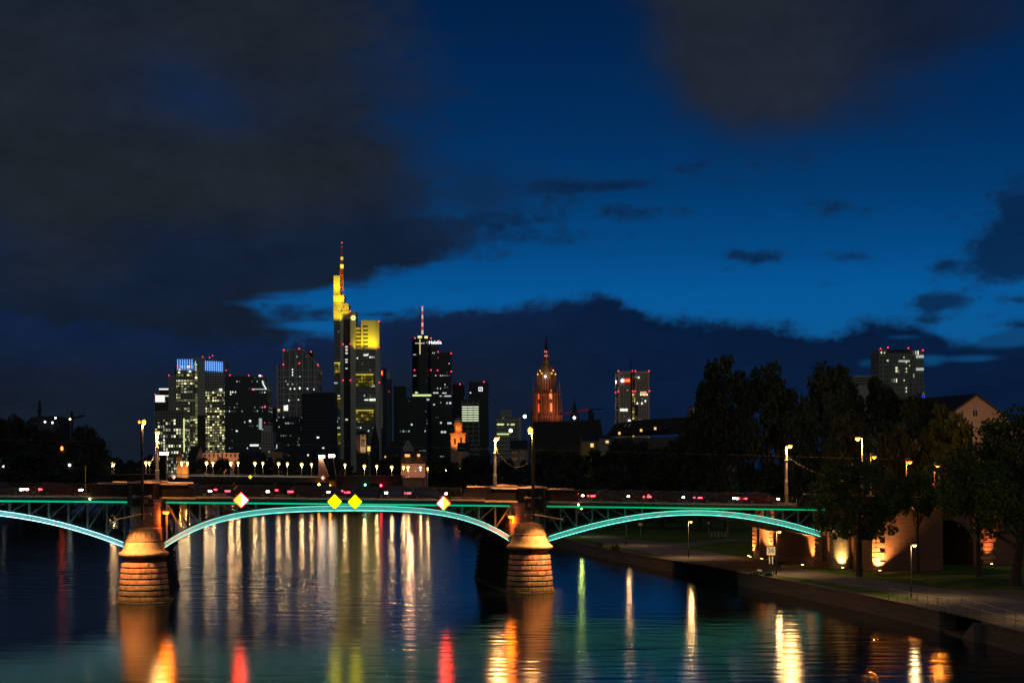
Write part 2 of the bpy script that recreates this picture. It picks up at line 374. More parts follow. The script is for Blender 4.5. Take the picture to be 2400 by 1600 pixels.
me = bpy.data.meshes.new('water'); me.vertices.add(len(vs)); me.vertices.foreach_set('co', vs.ravel()); me.loops.add(fcs.size); me.loops.foreach_set('vertex_index', fcs.ravel())
me.polygons.add(len(fcs)); me.polygons.foreach_set('loop_start', np.arange(0, fcs.size, 4)); me.polygons.foreach_set('loop_total', np.full(len(fcs), 4)); me.polygons.foreach_set('use_smooth', np.ones(len(fcs), bool)); me.update(); me.validate()
me.materials.append(m); wo = bpy.data.objects.new('water', me); COL.objects.link(wo); struct(wo)

QZ = 1.5
qpx = [(1327, 1261), (1450, 1292), (1600, 1316), (1734, 1341), (1902, 1372), (2122, 1415), (2220, 1436), (2400, 1483)]
qk = [G(x, y, 1.45) for x, y in qpx][::-1]                 # near -> far
QX = np.array([q.x for q in qk]); QY = np.array([q.y for q in qk])
qf = np.polyfit(QY, QX, 3)
def qx(Y):
    if Y < 112: return float(np.polyval(qf, 112) + (112 - Y) * .05)
    if Y > 280: return float(np.polyval(qf, 280) - (Y - 280) * .135)
    return float(np.polyval(qf, Y))
qpts = [(qx(Y), Y) for Y in list(range(20, 290, 6)) + [320, 400, 500, 640]]
south = [(-258, 1150), (-190, 700), (-172, 600), (-160, 420), (-150, 20)]
poly = qpts + [(-85, 1150)] + south + [(-3500, 20), (-3500, 6500), (4500, 6500), (4500, 20)]
struct(MB().add([(x, y, QZ) for x, y in poly], [tuple(range(len(poly)))][::1]).build('ground', GRASS))
def strip(name, ya, yb, fa, fb, z, m, step=4):
    mb = MB(); ys = np.arange(ya, yb + .1, step); vs = []
    for Y in ys:
        vs += [(qx(Y) + fa(Y), Y, z), (qx(Y) + fb(Y), Y, z)]
    return mb.add(vs, [(2 * i, 2 * i + 1, 2 * i + 3, 2 * i + 2) for i in range(len(ys) - 1)]).build(name, m)
interp = lambda pts: (lambda Y: float(np.interp(Y, [p[0] for p in pts], [p[1] for p in pts])))
near_e = interp([(60, 3.2), (135, 3.0), (165, 2.8), (178, 1.2), (200, .9), (215, 2.2), (300, 3.0)])
far_e = interp([(60, 10), (140, 10), (165, 9.2), (178, 8.2), (205, 9.5), (225, 11), (260, 9), (300, 8)])
struct(strip('promenade_path', 60, 330, near_e, far_e, QZ + .006, ASPH))
struct(strip('cobbled_verge', 60, 141, lambda Y: .3, lambda Y: near_e(Y) - .02, QZ + .008, COBBLE))
struct(strip('cobbled_edge', 184, 212, lambda Y: .35, lambda Y: near_e(Y) - .02 if Y < 300 else 1, QZ + .008, COBBLE))
struct(strip('cobbled_patch', 60, 152, lambda Y: far_e(Y) + .02, lambda Y: far_e(Y) + 6, QZ + .006, COBBLE))
# side path towards the back of the park
mb = MB(); a = [G(1460, 1262), G(1590, 1272), G(1700, 1262), G(1850, 1262)]; bb = [G(1500, 1275), G(1600, 1283), G(1700, 1268), G(1850, 1267)]
mb.add([(q.x, q.y, QZ + .012) for q in a] + [(q.x, q.y, QZ + .012) for q in bb], [(0, 1, 5, 4), (1, 2, 6, 5), (2, 3, 7, 6)])
struct(mb.build('side_path', ASPH))
# quay wall with a recessed bay and a mooring stair slot
Yq = list(range(20, 290, 4)) + [320, 400, 500, 640]
YR0, YR1 = 181.0, 202.0; YS0, YS1 = 120.0, 129.0
def quay_len(name, ya, yb, back=0.0, m=STONEQ, label=None):
    ys = [ya] + [y for y in Yq if ya < y < yb] + [yb]
    q = thing(name, (qx(ya), ya, 0), label, 'wall')
    mb = MB(); vs = []
    for y in ys:
        x = qx(y) + back; vs += [(x - .12, y, -1.5), (x, y, QZ - .18), (x + 1.2, y, QZ - .18), (x + 1.2, y, -1.5)]
    n = len(ys); fs = []
    for i in range(n - 1):
        o = 4 * i; fs += [(o, o + 1, o + 5, o + 4), (o + 1, o + 2, o + 6, o + 5), (o + 2, o + 3, o + 7, o + 6)]
    fs += [(0, 3, 2, 1), tuple(4 * (n - 1) + k for k in (0, 1, 2, 3))]
    mb.add(vs, fs).build('wall_face', m, q)
    mb = MB(); vs = []
    for y in ys:
        x = qx(y) + back; vs += [(x - .14, y, QZ - .18), (x - .14, y, QZ + .03), (x + .55, y, QZ + .03), (x + .55, y, QZ - .18)]
    mb.add(vs, fs).build('coping', mat('quay_coping', (.17, .135, .105), .85, 0, .3, 2, .5, 8), q)
    return q
quay_len('quay_wall', 20, YS0, label='stone quay wall beside the lower right railing and stair recess')
quay_len('quay_wall', YS1, YR0, label='long stone quay wall under the grass verge and the 36 sign')
quay_len('quay_wall', YR0 + .02, YR1, 1.1, DARKC, 'dark recessed bay in the quay under the bridge')  # bay set back and given a darker material than the other lengths
quay_len('quay_wall', YR1 + .02, 640, label='far stone quay wall running from under the bridge to the old bridge')
st = thing('river_stair', (qx(124), 124, 0), 'dark stone steps descending through a gap in the quay', 'stair')
mb = MB()
for k in range(7): mb.box(qx(124) - .3, qx(124) + 1.6, YS0 + .1 + k * .55, YS0 + .1 + (k + 1) * .55 - .004, -1, 1.35 - k * .22)
mb.box(qx(124) - .3, qx(124) + 1.6, YS0 + 4.0, YS1 - .1, -1, -.12 + .25)
mb.build('steps', STONEQ, st)

# ------------------------------------------------------------------ the steel arch road bridge
L = Vector(P(337.6, 1410, 162.4)); L.z = 0
Rr = Vector(P(1242, 1390, 173.4)); Rr.z = 0
D = (Rr - L); SP = D.length; D.normalize()
th = math.radians(9.0); PV = Vector((-math.sin(th), math.cos(th), 0))
def B(s, t, z): return L + D * s + PV * t + Vector((0, 0, z))
def PB(px, py, t):
    u, v = U(px, py)
    s = (u * (L.y + t * PV.y) - L.x - t * PV.x) / (D.x - u * D.y)
    Y = L.y + s * D.y + t * PV.y
    return s, CZ + v * Y
def fit(pts, t, deg):
    q = np.array([PB(x, y, t) for x, y in pts]); return np.polyfit(q[:, 0], q[:, 1], deg)
TF = 3.0; TB = 21.0                                           # near and far facade
zr_f = fit([(0, 1135), (215, 1136), (469, 1135.8), (640, 1138.5), (969, 1143.8), (1130, 1147), (1355, 1151), (1632, 1155), (1864, 1158)], 2.4, 2)
zg_f = fit([(0, 1175.5), (287, 1175), (376, 1175.6), (550, 1177), (1000, 1182.7), (1194, 1185.7), (1300, 1188), (1632, 1191), (1894, 1193)], TF, 2)
def ex(f, s): return float(np.polyval(f, max(s, -16)))
ZR = lambda s: ex(zr_f, s); ZG = lambda s: ex(zg_f, s); ZD = lambda s: ZR(s) - 1.08
S_AB = PB(1925, 1250, TF)[0]
bridge = thing('road_bridge', (L.x, L.y, 0), 'steel arch road bridge lit turquoise and green, on sandstone river piers', 'bridge')
SA0 = -36.0; SA1 = 108.0
def along(prof, s0, s1, n, zf):
    """sweep a closed (t,z-offset) profile along the bridge"""
    mb = MB(); vs = []; k = len(prof)
    ss = np.linspace(s0, s1, n + 1)
    for s in ss:
        for tt, dz in prof: vs.append(B(s, tt, zf(s) + dz))
    fs = []
    for i in range(n):
        for j in range(k): j2 = (j + 1) % k; fs.append((i * k + j, i * k + j2, (i + 1) * k + j2, (i + 1) * k + j))
    fs += [tuple(range(k)), tuple(n * k + j for j in range(k - 1, -1, -1))]
    return mb.add(vs, fs)
along([(TF - .55, 0), (TF - .55, -.24), (TB + .55, -.24), (TB + .55, 0), (TB - 2.6, 0), (TB - 2.6, -.15), (TF + 2.6, -.15), (TF + 2.6, 0)], SA0, SA1, 40, ZD).build('deck', ASPH, bridge)
along([(TF - .62, .02), (TF - .80, -.08), (TF - .5, -.14), (TF - .5, .02)], SA0, S_AB + 3, 36, ZD).build('cornice', COPING, bridge)
along([(TB + .5, .02), (TB + .5, -.14), (TB + .75, -.10), (TB + .75, .02)], SA0, S_AB + 3, 36, ZD).build('cornice', COPING, bridge)
GIRD = mat('bridge_girder_paint', (.05, .06, .06), .5, 0, .3, 3)
GREENS = [emis('led_line_sea_green', (.0, .72, .36), .62), emis('led_line_green', (.0, .62, .30), .60), emis('led_line_leaf_green', (.0, .58, .22), .58)]
spans = [(SA0, -1.7), (1.9, SP - 1.6), (SP + 1.7, S_AB + .6)]
for i, (a, bb) in enumerate(spans):
    for tt in (TF, TB - .3):
        mb = MB(); vs = []; n = 16
        for s in np.linspace(a, bb, n + 1):
            vs += [B(s, tt, ZG(s) + .0), B(s, tt + .3, ZG(s)), B(s, tt + .3, ZD(s) - .25), B(s, tt, ZD(s) - .25)]
        fs = []
        for q in range(n):
            for j in range(4): fs.append((q * 4 + j, q * 4 + (j + 1) % 4, q * 4 + 4 + (j + 1) % 4, q * 4 + 4 + j))
        fs += [(0, 1, 2, 3), tuple(4 * n + j for j in (3, 2, 1, 0))]
        g = mb.add(vs, fs).build('edge_girder', GIRD, bridge)
        if tt == TF:
            mb = MB(); vs = []
            for s in np.linspace(a, bb, n + 1): vs += [B(s, TF - .16, ZG(s) - .08), B(s, TF - .01, ZG(s) - .08), B(s, TF - .01, ZG(s) + .08), B(s, TF - .16, ZG(s) + .08)]
            mb.add(vs, fs).build('led_tube', GREENS[i], g)
# arches
SRC = [
 ([(0, 1196.7), (63.8, 1205.3), (118, 1216), (159.4, 1230), (210.5, 1241), (255, 1256), (290, 1271)], [(0, 1207), (63.8, 1215), (118, 1226), (159.4, 1239), (210.5, 1250), (255, 1265), (295, 1283)]),
 ([(383, 1275), (424, 1246), (463.4, 1228), (496, 1217), (550.5, 1204.5), (632, 1194), (700, 1187.5), (768, 1184.6), (806, 1184), (850, 1184.2), (900, 1186.5), (931, 1188), (1001, 1194.6), (1082, 1205.9), (1124, 1218), (1166, 1240), (1204, 1263)],
  [(385, 1284), (424, 1257), (463.4, 1238), (496, 1227), (550.5, 1214), (632, 1204.5), (700, 1198), (768, 1195), (806, 1194), (850, 1194.3), (900, 1196), (931, 1197.6), (1001, 1203.5), (1082, 1215), (1124, 1229.7), (1166, 1252), (1204, 1274)]),
 ([(1283, 1258), (1321, 1242.4), (1355, 1235), (1410, 1222), (1466, 1210), (1535, 1200), (1576, 1197.5), (1632, 1196), (1687, 1197.5), (1742, 1203), (1797, 1212), (1853, 1226.5), (1919, 1244.5)],
  [(1283, 1268), (1321, 1252.5), (1355, 1245.8), (1410, 1233), (1466, 1220), (1535, 1209.4), (1576, 1206.6), (1632, 1205.8), (1687, 1207.3), (1742, 1213.5), (1797, 1222.4), (1853, 1238), (1919, 1255)])]
ARCHP = mat('arch_pale_paint', (.55, .66, .64), .55, 0, .10, 1.2)
LEDC = [emis('led_strip_ice_blue', (.36, .86, 1.0), 9), emis('led_strip_turquoise', (.15, .86, .72), 6.2), emis('led_strip_green_turquoise', (.12, .88, .66), 6.2)]
TRUSS = mat('truss_paint', (.085, .10, .10), .5, 0, .2, 3)
def arch_fn(i):
    if i == 0: ft, fb = fit(SRC[0][0], TF, 2), fit(SRC[0][1], TF, 2)
    else: ft, fb = fit(SRC[i][0], TF, 4), fit(SRC[i][1], TF, 4)
    if i == 0:
        s0 = -ft[1] / (2 * ft[0])                              # crest; mirror beyond it
        return (lambda s: float(np.polyval(ft, s))), (lambda s: float(np.polyval(fb, s)))
    return (lambda s: float(np.polyval(ft, s))), (lambda s: float(np.polyval(fb, s)))
ENDS = [(SA0, PB(292, 1275, TF)[0]), (PB(384, 1278, TF)[0], PB(1206, 1268, TF)[0]), (PB(1283, 1262, TF)[0], PB(1921, 1250, TF)[0])]
def swept(fa, fb, ta, tb, s0, s1, n=40):
    mb = MB(); vs = []
    for s in np.linspace(s0, s1, n + 1): vs += [B(s, ta, fb(s)), B(s, tb, fb(s)), B(s, tb, fa(s)), B(s, ta, fa(s))]
    fs = []
    for q in range(n):
        for j in range(4): fs.append((q * 4 + j, q * 4 + (j + 1) % 4, q * 4 + 4 + (j + 1) % 4, q * 4 + 4 + j))
    fs += [(0, 1, 2, 3), tuple(4 * n + j for j in (3, 2, 1, 0))]
    return mb.add(vs, fs)
UND = mat('arch_rib_grey_paint', (.30, .33, .31), .55, 0, .15, 2)
for i in range(3):
    ft, fb = arch_fn(i); s0, s1 = ENDS[i]
    for k in range(6):
        tt = TF + k * (TB - TF - .5) / 5
        rib = swept(ft, fb, tt, tt + .5, s0, s1).build('arch_rib', ARCHP if k == 0 else UND, bridge)
        fl = swept(fb, lambda s: fb(s) - .07, tt - .3, tt + .8, s0, s1).build('flange', UND, rib)
        if k == 0:
            swept(lambda s: fb(s) - .005, lambda s: fb(s) - .03, TF - .50, TF - .45, s0 + .1, s1 - .1).build('led_strip', LEDC[i], rib)
            swept(lambda s: ft(s) + .02, lambda s: ft(s) + .006, TF - .48, TF - .43, s0 + .1, s1 - .1).build('led_strip', LEDC[i], rib)
            swept(lambda s: fb(s) - .035, lambda s: fb(s) - .07, TF - .55, TF - .3, s0 + .1, s1 - .1).build('led_tray', UND, rib)
    # soffit plating between the ribs
    swept(lambda s: ft(s) - .2, lambda s: ft(s) - .24, TF + .55, TB - .55, s0, s1).build('soffit_plate', UND, bridge)
    # spandrel frames on both facades
    lists = [[68.6, 114, 160, 205, 250, 292], [391, 427, 468.8, 511.8, 555, 600], [1277, 1314.7, 1351.7, 1389, 1426, 1466, 1506]]
    posts = [PB(x, 1230, TF)[0] for x in lists[i]]
    if i == 0: posts = [posts[0] - 3.6, posts[0] - 1.8] + posts
    groups = [posts]
    if i == 1: groups.append(sorted([PB(x, 1230, TF)[0] for x in (1046, 1083.8, 1123, 1161.5, 1197)]))
    if i == 2: groups.append(sorted([PB(x, 1230, TF)[0] for x in (1800, 1836, 1872, 1908)]))
    for gi, g in enumerate(groups):
        rising = (i == 0) or gi == 1                          # which way the diagonals lean
        for tt in (TF + .12, TB - .35):
            for s in g:
                if ft(s) < ZG(s) - .25:
                    MB().hexa([B(s - .1, tt, ft(s) - .1), B(s + .1, tt, ft(s) - .1), B(s + .1, tt + .2, ft(s) - .1), B(s - .1, tt + .2, ft(s) - .1)],
                              [B(s - .1, tt, ZG(s) - .004), B(s + .1, tt, ZG(s) - .004), B(s + .1, tt + .2, ZG(s) - .004), B(s - .1, tt + .2, ZG(s) - .004)]).build('spandrel_post', TRUSS, bridge)
            for a, c2 in zip(g[:-1], g[1:]):
                lo, hi = (a, c2) if rising else (c2, a)
                if ft(lo) < ZG(lo) - .5:
                    e = .09
                    MB().hexa([B(lo - e, tt + .03, ft(lo)), B(lo + e, tt + .03, ft(lo)), B(lo + e, tt + .17, ft(lo)), B(lo - e, tt + .17, ft(lo))],
                              [B(hi - e, tt + .03, ZG(hi) - .02), B(hi + e, tt + .03, ZG(hi) - .02), B(hi + e, tt + .17, ZG(hi) - .02), B(hi - e, tt + .17, ZG(hi) - .02)]).build('diagonal_brace', TRUSS, bridge)
# river piers
def nose(c, r, a0, a1, n): return [(c.x + r * math.cos(a0 + (a1 - a0) * k / n), c.y + r * math.sin(a0 + (a1 - a0) * k / n)) for k in range(n + 1)]
def stadium(c0, c1, r, n=18):
    a = math.atan2(PV.y, PV.x)
    return nose(c0, r, a + math.pi / 2, a + 1.5 * math.pi, n) + nose(c1, r, a - math.pi / 2, a + math.pi / 2, n)
def loft(mb, rings):
    o = len(mb.v); n = len(rings[0][0])
    for ring, z in rings: mb.v += [(x, y, z) for x, y in ring]
    for i in range(len(rings) - 1):
        for k in range(n): mb.f.append((o + i * n + k, o + i * n + (k + 1) % n, o + (i + 1) * n + (k + 1) % n, o + (i + 1) * n + k))
    mb.f.append(tuple(o + k for k in range(n - 1, -1, -1))); mb.f.append(tuple(o + (len(rings) - 1) * n + k for k in range(n)))
    return mb
PLEN = 23.5
def jitter(mb, amt, seed):
    r = np.random.default_rng(seed); mb.v = [(x + r.normal() * amt, y + r.normal() * amt, z + r.normal() * amt) for x, y, z in mb.v]; return mb
def pier(base, lip_col):
    c0 = Vector(base); c1 = c0 + PV * PLEN; s0 = (c0 - L).dot(D)
    body = MB(); loft(body, [(stadium(c0, c1, r), z) for r, z in [(2.52, -1.5), (2.52, .04), (2.16, .05), (1.80, 3.75), (1.76, 4.0), (1.98, 4.28), (2.05, 4.36)]])
    pr = body.build('pier', SANDD, bridge)
    ring = mat('wet_stone_footing', (.13, .13, .06), .6, 0, .4, 2, .4, 8)
    loft(MB(), [(stadium(c0, c1, r), z) for r, z in [(2.44, -.2), (2.62, .02), (2.60, .10), (2.40, .13)]]).build('footing_ring', ring, pr)
    a = math.atan2(PV.y, PV.x)
    for k in range(7):                                        # rusticated courses round each nose
        z0 = .17 + k * .535; z1 = z0 + .415
        for cc, aa in ((c0, a + math.pi), (c1, a)):
            mb = MB(); vs = []; n = 90; R0 = 2.44 - z0 * .095
            prof = [(R0 - .05, z0), (R0 + .01, z0 + .04), (R0 + .012, z0 + .12), (R0 - .015, z1 - .10), (R0 - .03, z1 - .04), (R0 - .08, z1), (R0 - .5, z1), (R0 - .5, z0)]
            rr = np.random.default_rng(k * 31 + int(s0) * 7 + (cc is c1))
            for j in range(n + 1):
                ang = aa - 1.62 + 3.24 * j / n; wob = rr.normal() * .010 - (.06 if rr.random() < .05 else 0) - (.07 if (j + (k % 2) * 7) % 14 in (0,) else 0)
                for q, (r, z) in enumerate(prof):
                    w = wob if q < 6 else 0
                    vs.append((cc.x + (r + w) * math.cos(ang), cc.y + (r + w) * math.sin(ang), z + rr.normal() * (.008 if q < 6 else 0)))
            kk = len(prof); fs = []
            for j in range(n):
                for q in range(kk): fs.append((j * kk + q, j * kk + (q + 1) % kk, (j + 1) * kk + (q + 1) % kk, (j + 1) * kk + q))
            fs += [tuple(range(kk - 1, -1, -1)), tuple(n * kk + q for q in range(kk))]
            mb.add(vs, fs).build('stone_course', mat('tide_stained_stone', (.26, .20, .11), .85, 0, .5, 1.1, .9, 6, col2=(.42, .31, .18)) if k < 2 else SAND if k < 3 else mat('pinkish_sandstone', (.48, .29, .19), .9, 0, .4, 1.5, .9, 6), pr, smooth=True).data.set_sharp_from_angle(angle=math.radians(28))
    lip = [(1.95, 4.34), (2.22, 4.40), (2.36, 4.50), (2.38, 4.62), (2.28, 4.78), (2.12, 4.84), (2.02, 4.96), (1.90, 5.2), (1.78, 5.5), (1.70, 5.72)]
    for cc, aa in ((c0, 0), (c1, 0)):
        MB().lathe(lip, (cc.x, cc.y, 0), 40).build('cornice_ring', SAND, pr, smooth=True)
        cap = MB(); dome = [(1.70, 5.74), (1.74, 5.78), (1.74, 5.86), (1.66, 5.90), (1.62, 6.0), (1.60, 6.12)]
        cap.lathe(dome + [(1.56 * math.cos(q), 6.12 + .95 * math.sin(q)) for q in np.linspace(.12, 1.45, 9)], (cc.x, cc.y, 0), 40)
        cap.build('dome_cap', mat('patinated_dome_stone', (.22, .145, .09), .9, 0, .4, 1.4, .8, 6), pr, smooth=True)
        fl = MB()
        for j in range(20):                                   # flutes on the dome
            an = 2 * math.pi * j / 20
            fl.tube([(cc.x + 1.585 * math.cos(q) * math.cos(an), cc.y + 1.585 * math.cos(q) * math.sin(an), 6.12 + .965 * math.sin(q)) for q in np.linspace(.1, 1.1, 6)], .035, 5)
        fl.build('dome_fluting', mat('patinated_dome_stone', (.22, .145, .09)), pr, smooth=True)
    loft(MB(), [(stadium(c0 + PV * 2, c1 - PV * 2, 1.9), 4.36), (stadium(c0 + PV * 2, c1 - PV * 2, 1.75), 5.6)]).build('arch_seat', SANDD, pr)
    # upper shaft: half-round turret front and back, walls between
    zt = ZD(s0) - .25
    f0, f1 = c0 + PV * 2.55, c1 - PV * 2.55
    loft(MB(), [(stadium(f0, f1, 1.52), 5.5), (stadium(f0, f1, 1.52), 6.9), (stadium(f0, f1, 1.42), 7.0), (stadium(f0, f1, 1.42), zt - .45), (stadium(f0, f1, 1.5), zt - .4), (stadium(f0, f1, 1.5), zt)]).build('upper_shaft', BRICKP, pr)
    return pr, s0
pierL, sL = pier(L, 0); pierR, sR = pier(Rr, 0)
# stone parapets over the piers, with their bays
def parapet(pxs, side, t0):
    s_tl, s_bl, s_b0, s_b1, s_tr, s_br = pxs
    mb = MB(); tw = .5 * side
    def wall(sa_b, sa_t, sb_b, sb_t, ta, tb, ztop):
        mb2 = MB(); z0a = ZD(sa_b) - .16; z0b = ZD(sb_b) - .16
        mb2.hexa([B(sa_b, ta, z0a), B(sb_b, ta, z0b), B(sb_b, tb, z0b), B(sa_b, tb, z0a)], [B(sa_t, ta, ZR(sa_t) + ztop), B(sb_t, ta, ZR(sb_t) + ztop), B(sb_t, tb, ZR(sb_t) + ztop), B(sa_t, tb, ZR(sa_t) + ztop)])
        return mb2
    ta, tb = sorted((t0, t0 + tw))
    for (x0b, x0t, x1b, x1t) in ((s_bl, s_tl, s_b0, s_b0), (s_b1, s_b1, s_br, s_tr)):
        w = wall(x0b, x0t, x1b, x1t, ta, tb, .05).build('parapet_wing', PARA, bridge)
        mb = MB(); lo, hi = min(x0t, x1t), max(x0t, x1t)
        mb.hexa([B(lo, ta - .12, ZR(lo) + .054), B(hi, ta - .12, ZR(hi) + .054), B(hi, tb + .12, ZR(hi) + .054), B(lo, tb + .12, ZR(lo) + .054)],
                [B(lo, ta + .10, ZR(lo) + .24), B(hi, ta + .10, ZR(hi) + .24), B(hi, tb - .10, ZR(hi) + .24), B(lo, tb - .10, ZR(lo) + .24)]).build('coping', COPING, w)
        lo, hi = min(x0b, x1b), max(x0b, x1b)
        MB().hexa([B(lo, ta - .3, ZD(lo) - .22), B(hi, ta - .3, ZD(hi) - .22), B(hi, tb + .1, ZD(hi) - .22), B(lo, tb + .1, ZD(lo) - .22)],
                  [B(lo, ta - .16, ZD(lo) - .06), B(hi, ta - .16, ZD(hi) - .06), B(hi, tb + .1, ZD(hi) - .06), B(lo, tb + .1, ZD(lo) - .06)]).build('ledge', COPING, w)
    # projecting bay
    m0 = (s_b0 + s_b1) / 2; out = t0 - 1.25 * side
    pl = [(s_b0, t0), (s_b0 + .55, out), (s_b1 - .55, out), (s_b1, t0), (s_b1, t0 + tw), (s_b0, t0 + tw)]
    zb, zt = ZD(m0) - .95, ZR(m0) + .18
    w = MB().prism([tuple(B(a, c, 0).xy) for a, c in (pl if side > 0 else pl[::-1])], zb, zt).build('parapet_bay', PARA, bridge)
    mb = MB(); o = []
    cs = [(s_b0 - .1, t0 - .1 * side), (s_b0 + .5, out - .12 * side), (m0, out - .12 * side), (s_b1 - .5, out - .12 * side), (s_b1 + .1, t0 - .1 * side), (s_b1 + .1, t0 + tw * 1.2), (s_b0 - .1, t0 + tw * 1.2)]
    hs = [.0, .03, .14, .03, 0, 0, 0]
    c2_ = [(a + (.12 if i in (0, 1, 6) else -.12 if i in (3, 4, 5) else 0), c + (.2 * side if i in (1, 2, 3) else 0)) for i, (a, c) in enumerate(cs)]
    n = len(cs); vs = [B(a, c, zt + .004) for a, c in cs] + [B(a, c, zt + .17 + h) for (a, c), h in zip(c2_, hs)]
    mb.add(vs, [tuple(range(n - 1, -1, -1)), tuple(range(n, 2 * n))] + [(i, (i + 1) % n, n + (i + 1) % n, n + i) for i in range(n)])
    mb.build('coping', COPING, w)
sx = lambda x: PB(x, 1150, 2.3)[0]
parL = [sx(228), sx(210), sx(298), sx(374), sx(441), sx(459)]
parR = [sx(1151), sx(1135), sx(1214), sx(1281), sx(1346), sx(1356)]
for pr_ in (parL, parR):
    parapet(pr_, 1, 2.3); parapet(pr_, -1, TB + .7)
for px, py in ((210.5, 1168.5), (1355.5, 1182)):
    s_, z_ = PB(px, py, 1.9); MB().ball(B(s_, 1.9, z_), .10, 8, 6).build('ledge_lamp', emis('ledge_lamp', (1, .75, .45), 12), bridge)
# railings
def railing(s0, s1, t, npost):
    ss = np.linspace(s0, s1, npost); mb = MB()
    segs = 10
    r = swept(lambda s: ZR(s) + .0, lambda s: ZR(s) - .07, t - .05, t + .05, s0, s1, segs).build('railing', RAILM, bridge)
    swept(lambda s: ZD(s) + .17, lambda s: ZD(s) + .12, t - .03, t + .03, s0, s1, segs).build('bottom_rail', RAILM, r)
    swept(lambda s: ZR(s) - .17, lambda s: ZR(s) - .20, t - .02, t + .02, s0, s1, segs).build('middle_rail', RAILM, r)
    nb = int((s1 - s0) / .16); bars = MB()
    for s in np.linspace(s0, s1, nb): bars.hexa([B(s - .014, t - .014, ZD(s) + .15), B(s + .014, t - .014, ZD(s) + .15), B(s + .014, t + .014, ZD(s) + .15), B(s - .014, t + .014, ZD(s) + .15)],
                                                [B(s - .014, t - .014, ZR(s) - .18), B(s + .014, t - .014, ZR(s) - .18), B(s + .014, t + .014, ZR(s) - .18), B(s - .014, t + .014, ZR(s) - .18)])
    o = bars.build('baluster_infill', RAILM, r); o['kind'] = 'stuff'
    for s in ss:
        p = MB().hexa([B(s - .06, t - .06, ZD(s) - .1), B(s + .06, t - .06, ZD(s) - .1), B(s + .06, t + .06, ZD(s) - .1), B(s - .06, t + .06, ZD(s) - .1)],
                      [B(s - .06, t - .06, ZR(s) + .06), B(s + .06, t - .06, ZR(s) + .06), B(s + .06, t + .06, ZR(s) + .06), B(s - .06, t + .06, ZR(s) + .06)]).build('railing_post', RAILM, r)
for t in (2.38, TB + .62):
    railing(SA0, parL[1] + .1, t, 7); railing(parL[5] - .1, parR[1] + .1, t, 9); railing(parR[5] - .1, PB(1868, 1160, 2.4)[0], t, 9)

# ------------------------------------------------------------------ right-hand abutment in red sandstone
s_f = S_AB + .5; zt_f = lambda s: ZD(s) - .3
ab = thing('bridge_abutment', B(s_f, TF, QZ), 'red sandstone bridge abutment with rusticated corners and floodlit round buttress', 'wall')
MB().hexa([B(s_f, TF - .6, QZ - .5), B(SA1, TF - .6, QZ - .5), B(SA1, TB + .6, QZ - .5), B(s_f, TB + .6, QZ - .5)],
          [B(s_f, TF - .6, ZD(s_f) - .26), B(s_f + 4, TF - .6, ZD(s_f + 4) - .26), B(s_f + 4, TB + .6, ZD(s_f + 4) - .26), B(s_f, TB + .6, ZD(s_f) - .26)]) if False else None
sA2 = PB(2150, 1280, TF - .6)[0]; sA3 = PB(2282, 1280, TF - .6)[0]
def blk(s0, s1, t0, t1, z0, z1): return MB().hexa([B(s0, t0, z0), B(s1, t0, z0), B(s1, t1, z0), B(s0, t1, z0)], [B(s0, t0, z1), B(s1, t0, z1), B(s1, t1, z1), B(s0, t1, z1)])
zt0 = ZD(s_f + 8) - .25
TE = 29.0
blk(s_f, sA2, TF - .55, TE, QZ - .4, zt0).build('wall_block', BRICKR, ab)
sq = 75.4; TW = -4.6
blk(sq, sA2, TW, TF - .554, QZ - .4, zt0 - .02).build('wing_block', BRICKR, ab)
blk(sq - .1, sA2 + .1, TW - .1, TF - .9, zt0 - .016, zt0 + .2).build('wing_coping', COPING, ab)
blk(sA3, SA1, TF - .55, TB + .5, QZ - .4, zt0).build('wall_block', BRICKR, ab)
# vaulted opening: flat-arch head between
nseg = 12; mb = MB(); arc = []
for k in range(nseg + 1):
    q = math.pi * k / nseg; arc.append((sA2 + (sA3 - sA2) * (1 - math.cos(q)) / 2, QZ + 2.0 + 3.2 * math.sin(q)))
vs = []
for s, z in arc: vs += [B(s, TF - .55, z), B(s, TB + .5, z), B(s, TB + .5, zt0), B(s, TF - .55, zt0)]
fs = []
for k in range(nseg):
    o = 4 * k; fs += [(o, o + 1, o + 5, o + 4), (o + 3, o + 7, o + 6, o + 2), (o, o + 4, o + 7, o + 3), (o + 1, o + 2, o + 6, o + 5)]
mb.add(vs, fs).build('vault', BRICKR, ab)
# plinth and string course on the river face
blk(s_f - .25, s_f - .004, TF - .4, TE - .1, QZ - .3, QZ + .75).build('plinth', SANDR, ab)
blk(s_f - .35, s_f - .004, TF + .3, TB - .2, 4.75, 5.1).build('string_course', SANDR, ab)
blk(s_f - .6, s_f - .004, TF - .4, TB + .3, 5.14, 5.75).build('arch_seat', SANDR, ab)
def quoins(s0, s1, t0, t1, n, z0, dz, name, m):
    for k in range(n):
        e = .0 if k % 2 else .16
        bb_ = blk(s0 - e, s1 + e, t0, t1, z0 + k * dz, z0 + k * dz + dz * .82); bb_.build(name, m, ab, bevel=.05)
QB = mat('quoin_sandstone', (.40, .20, .12), .9, 0, .25, 2, .5, 7)
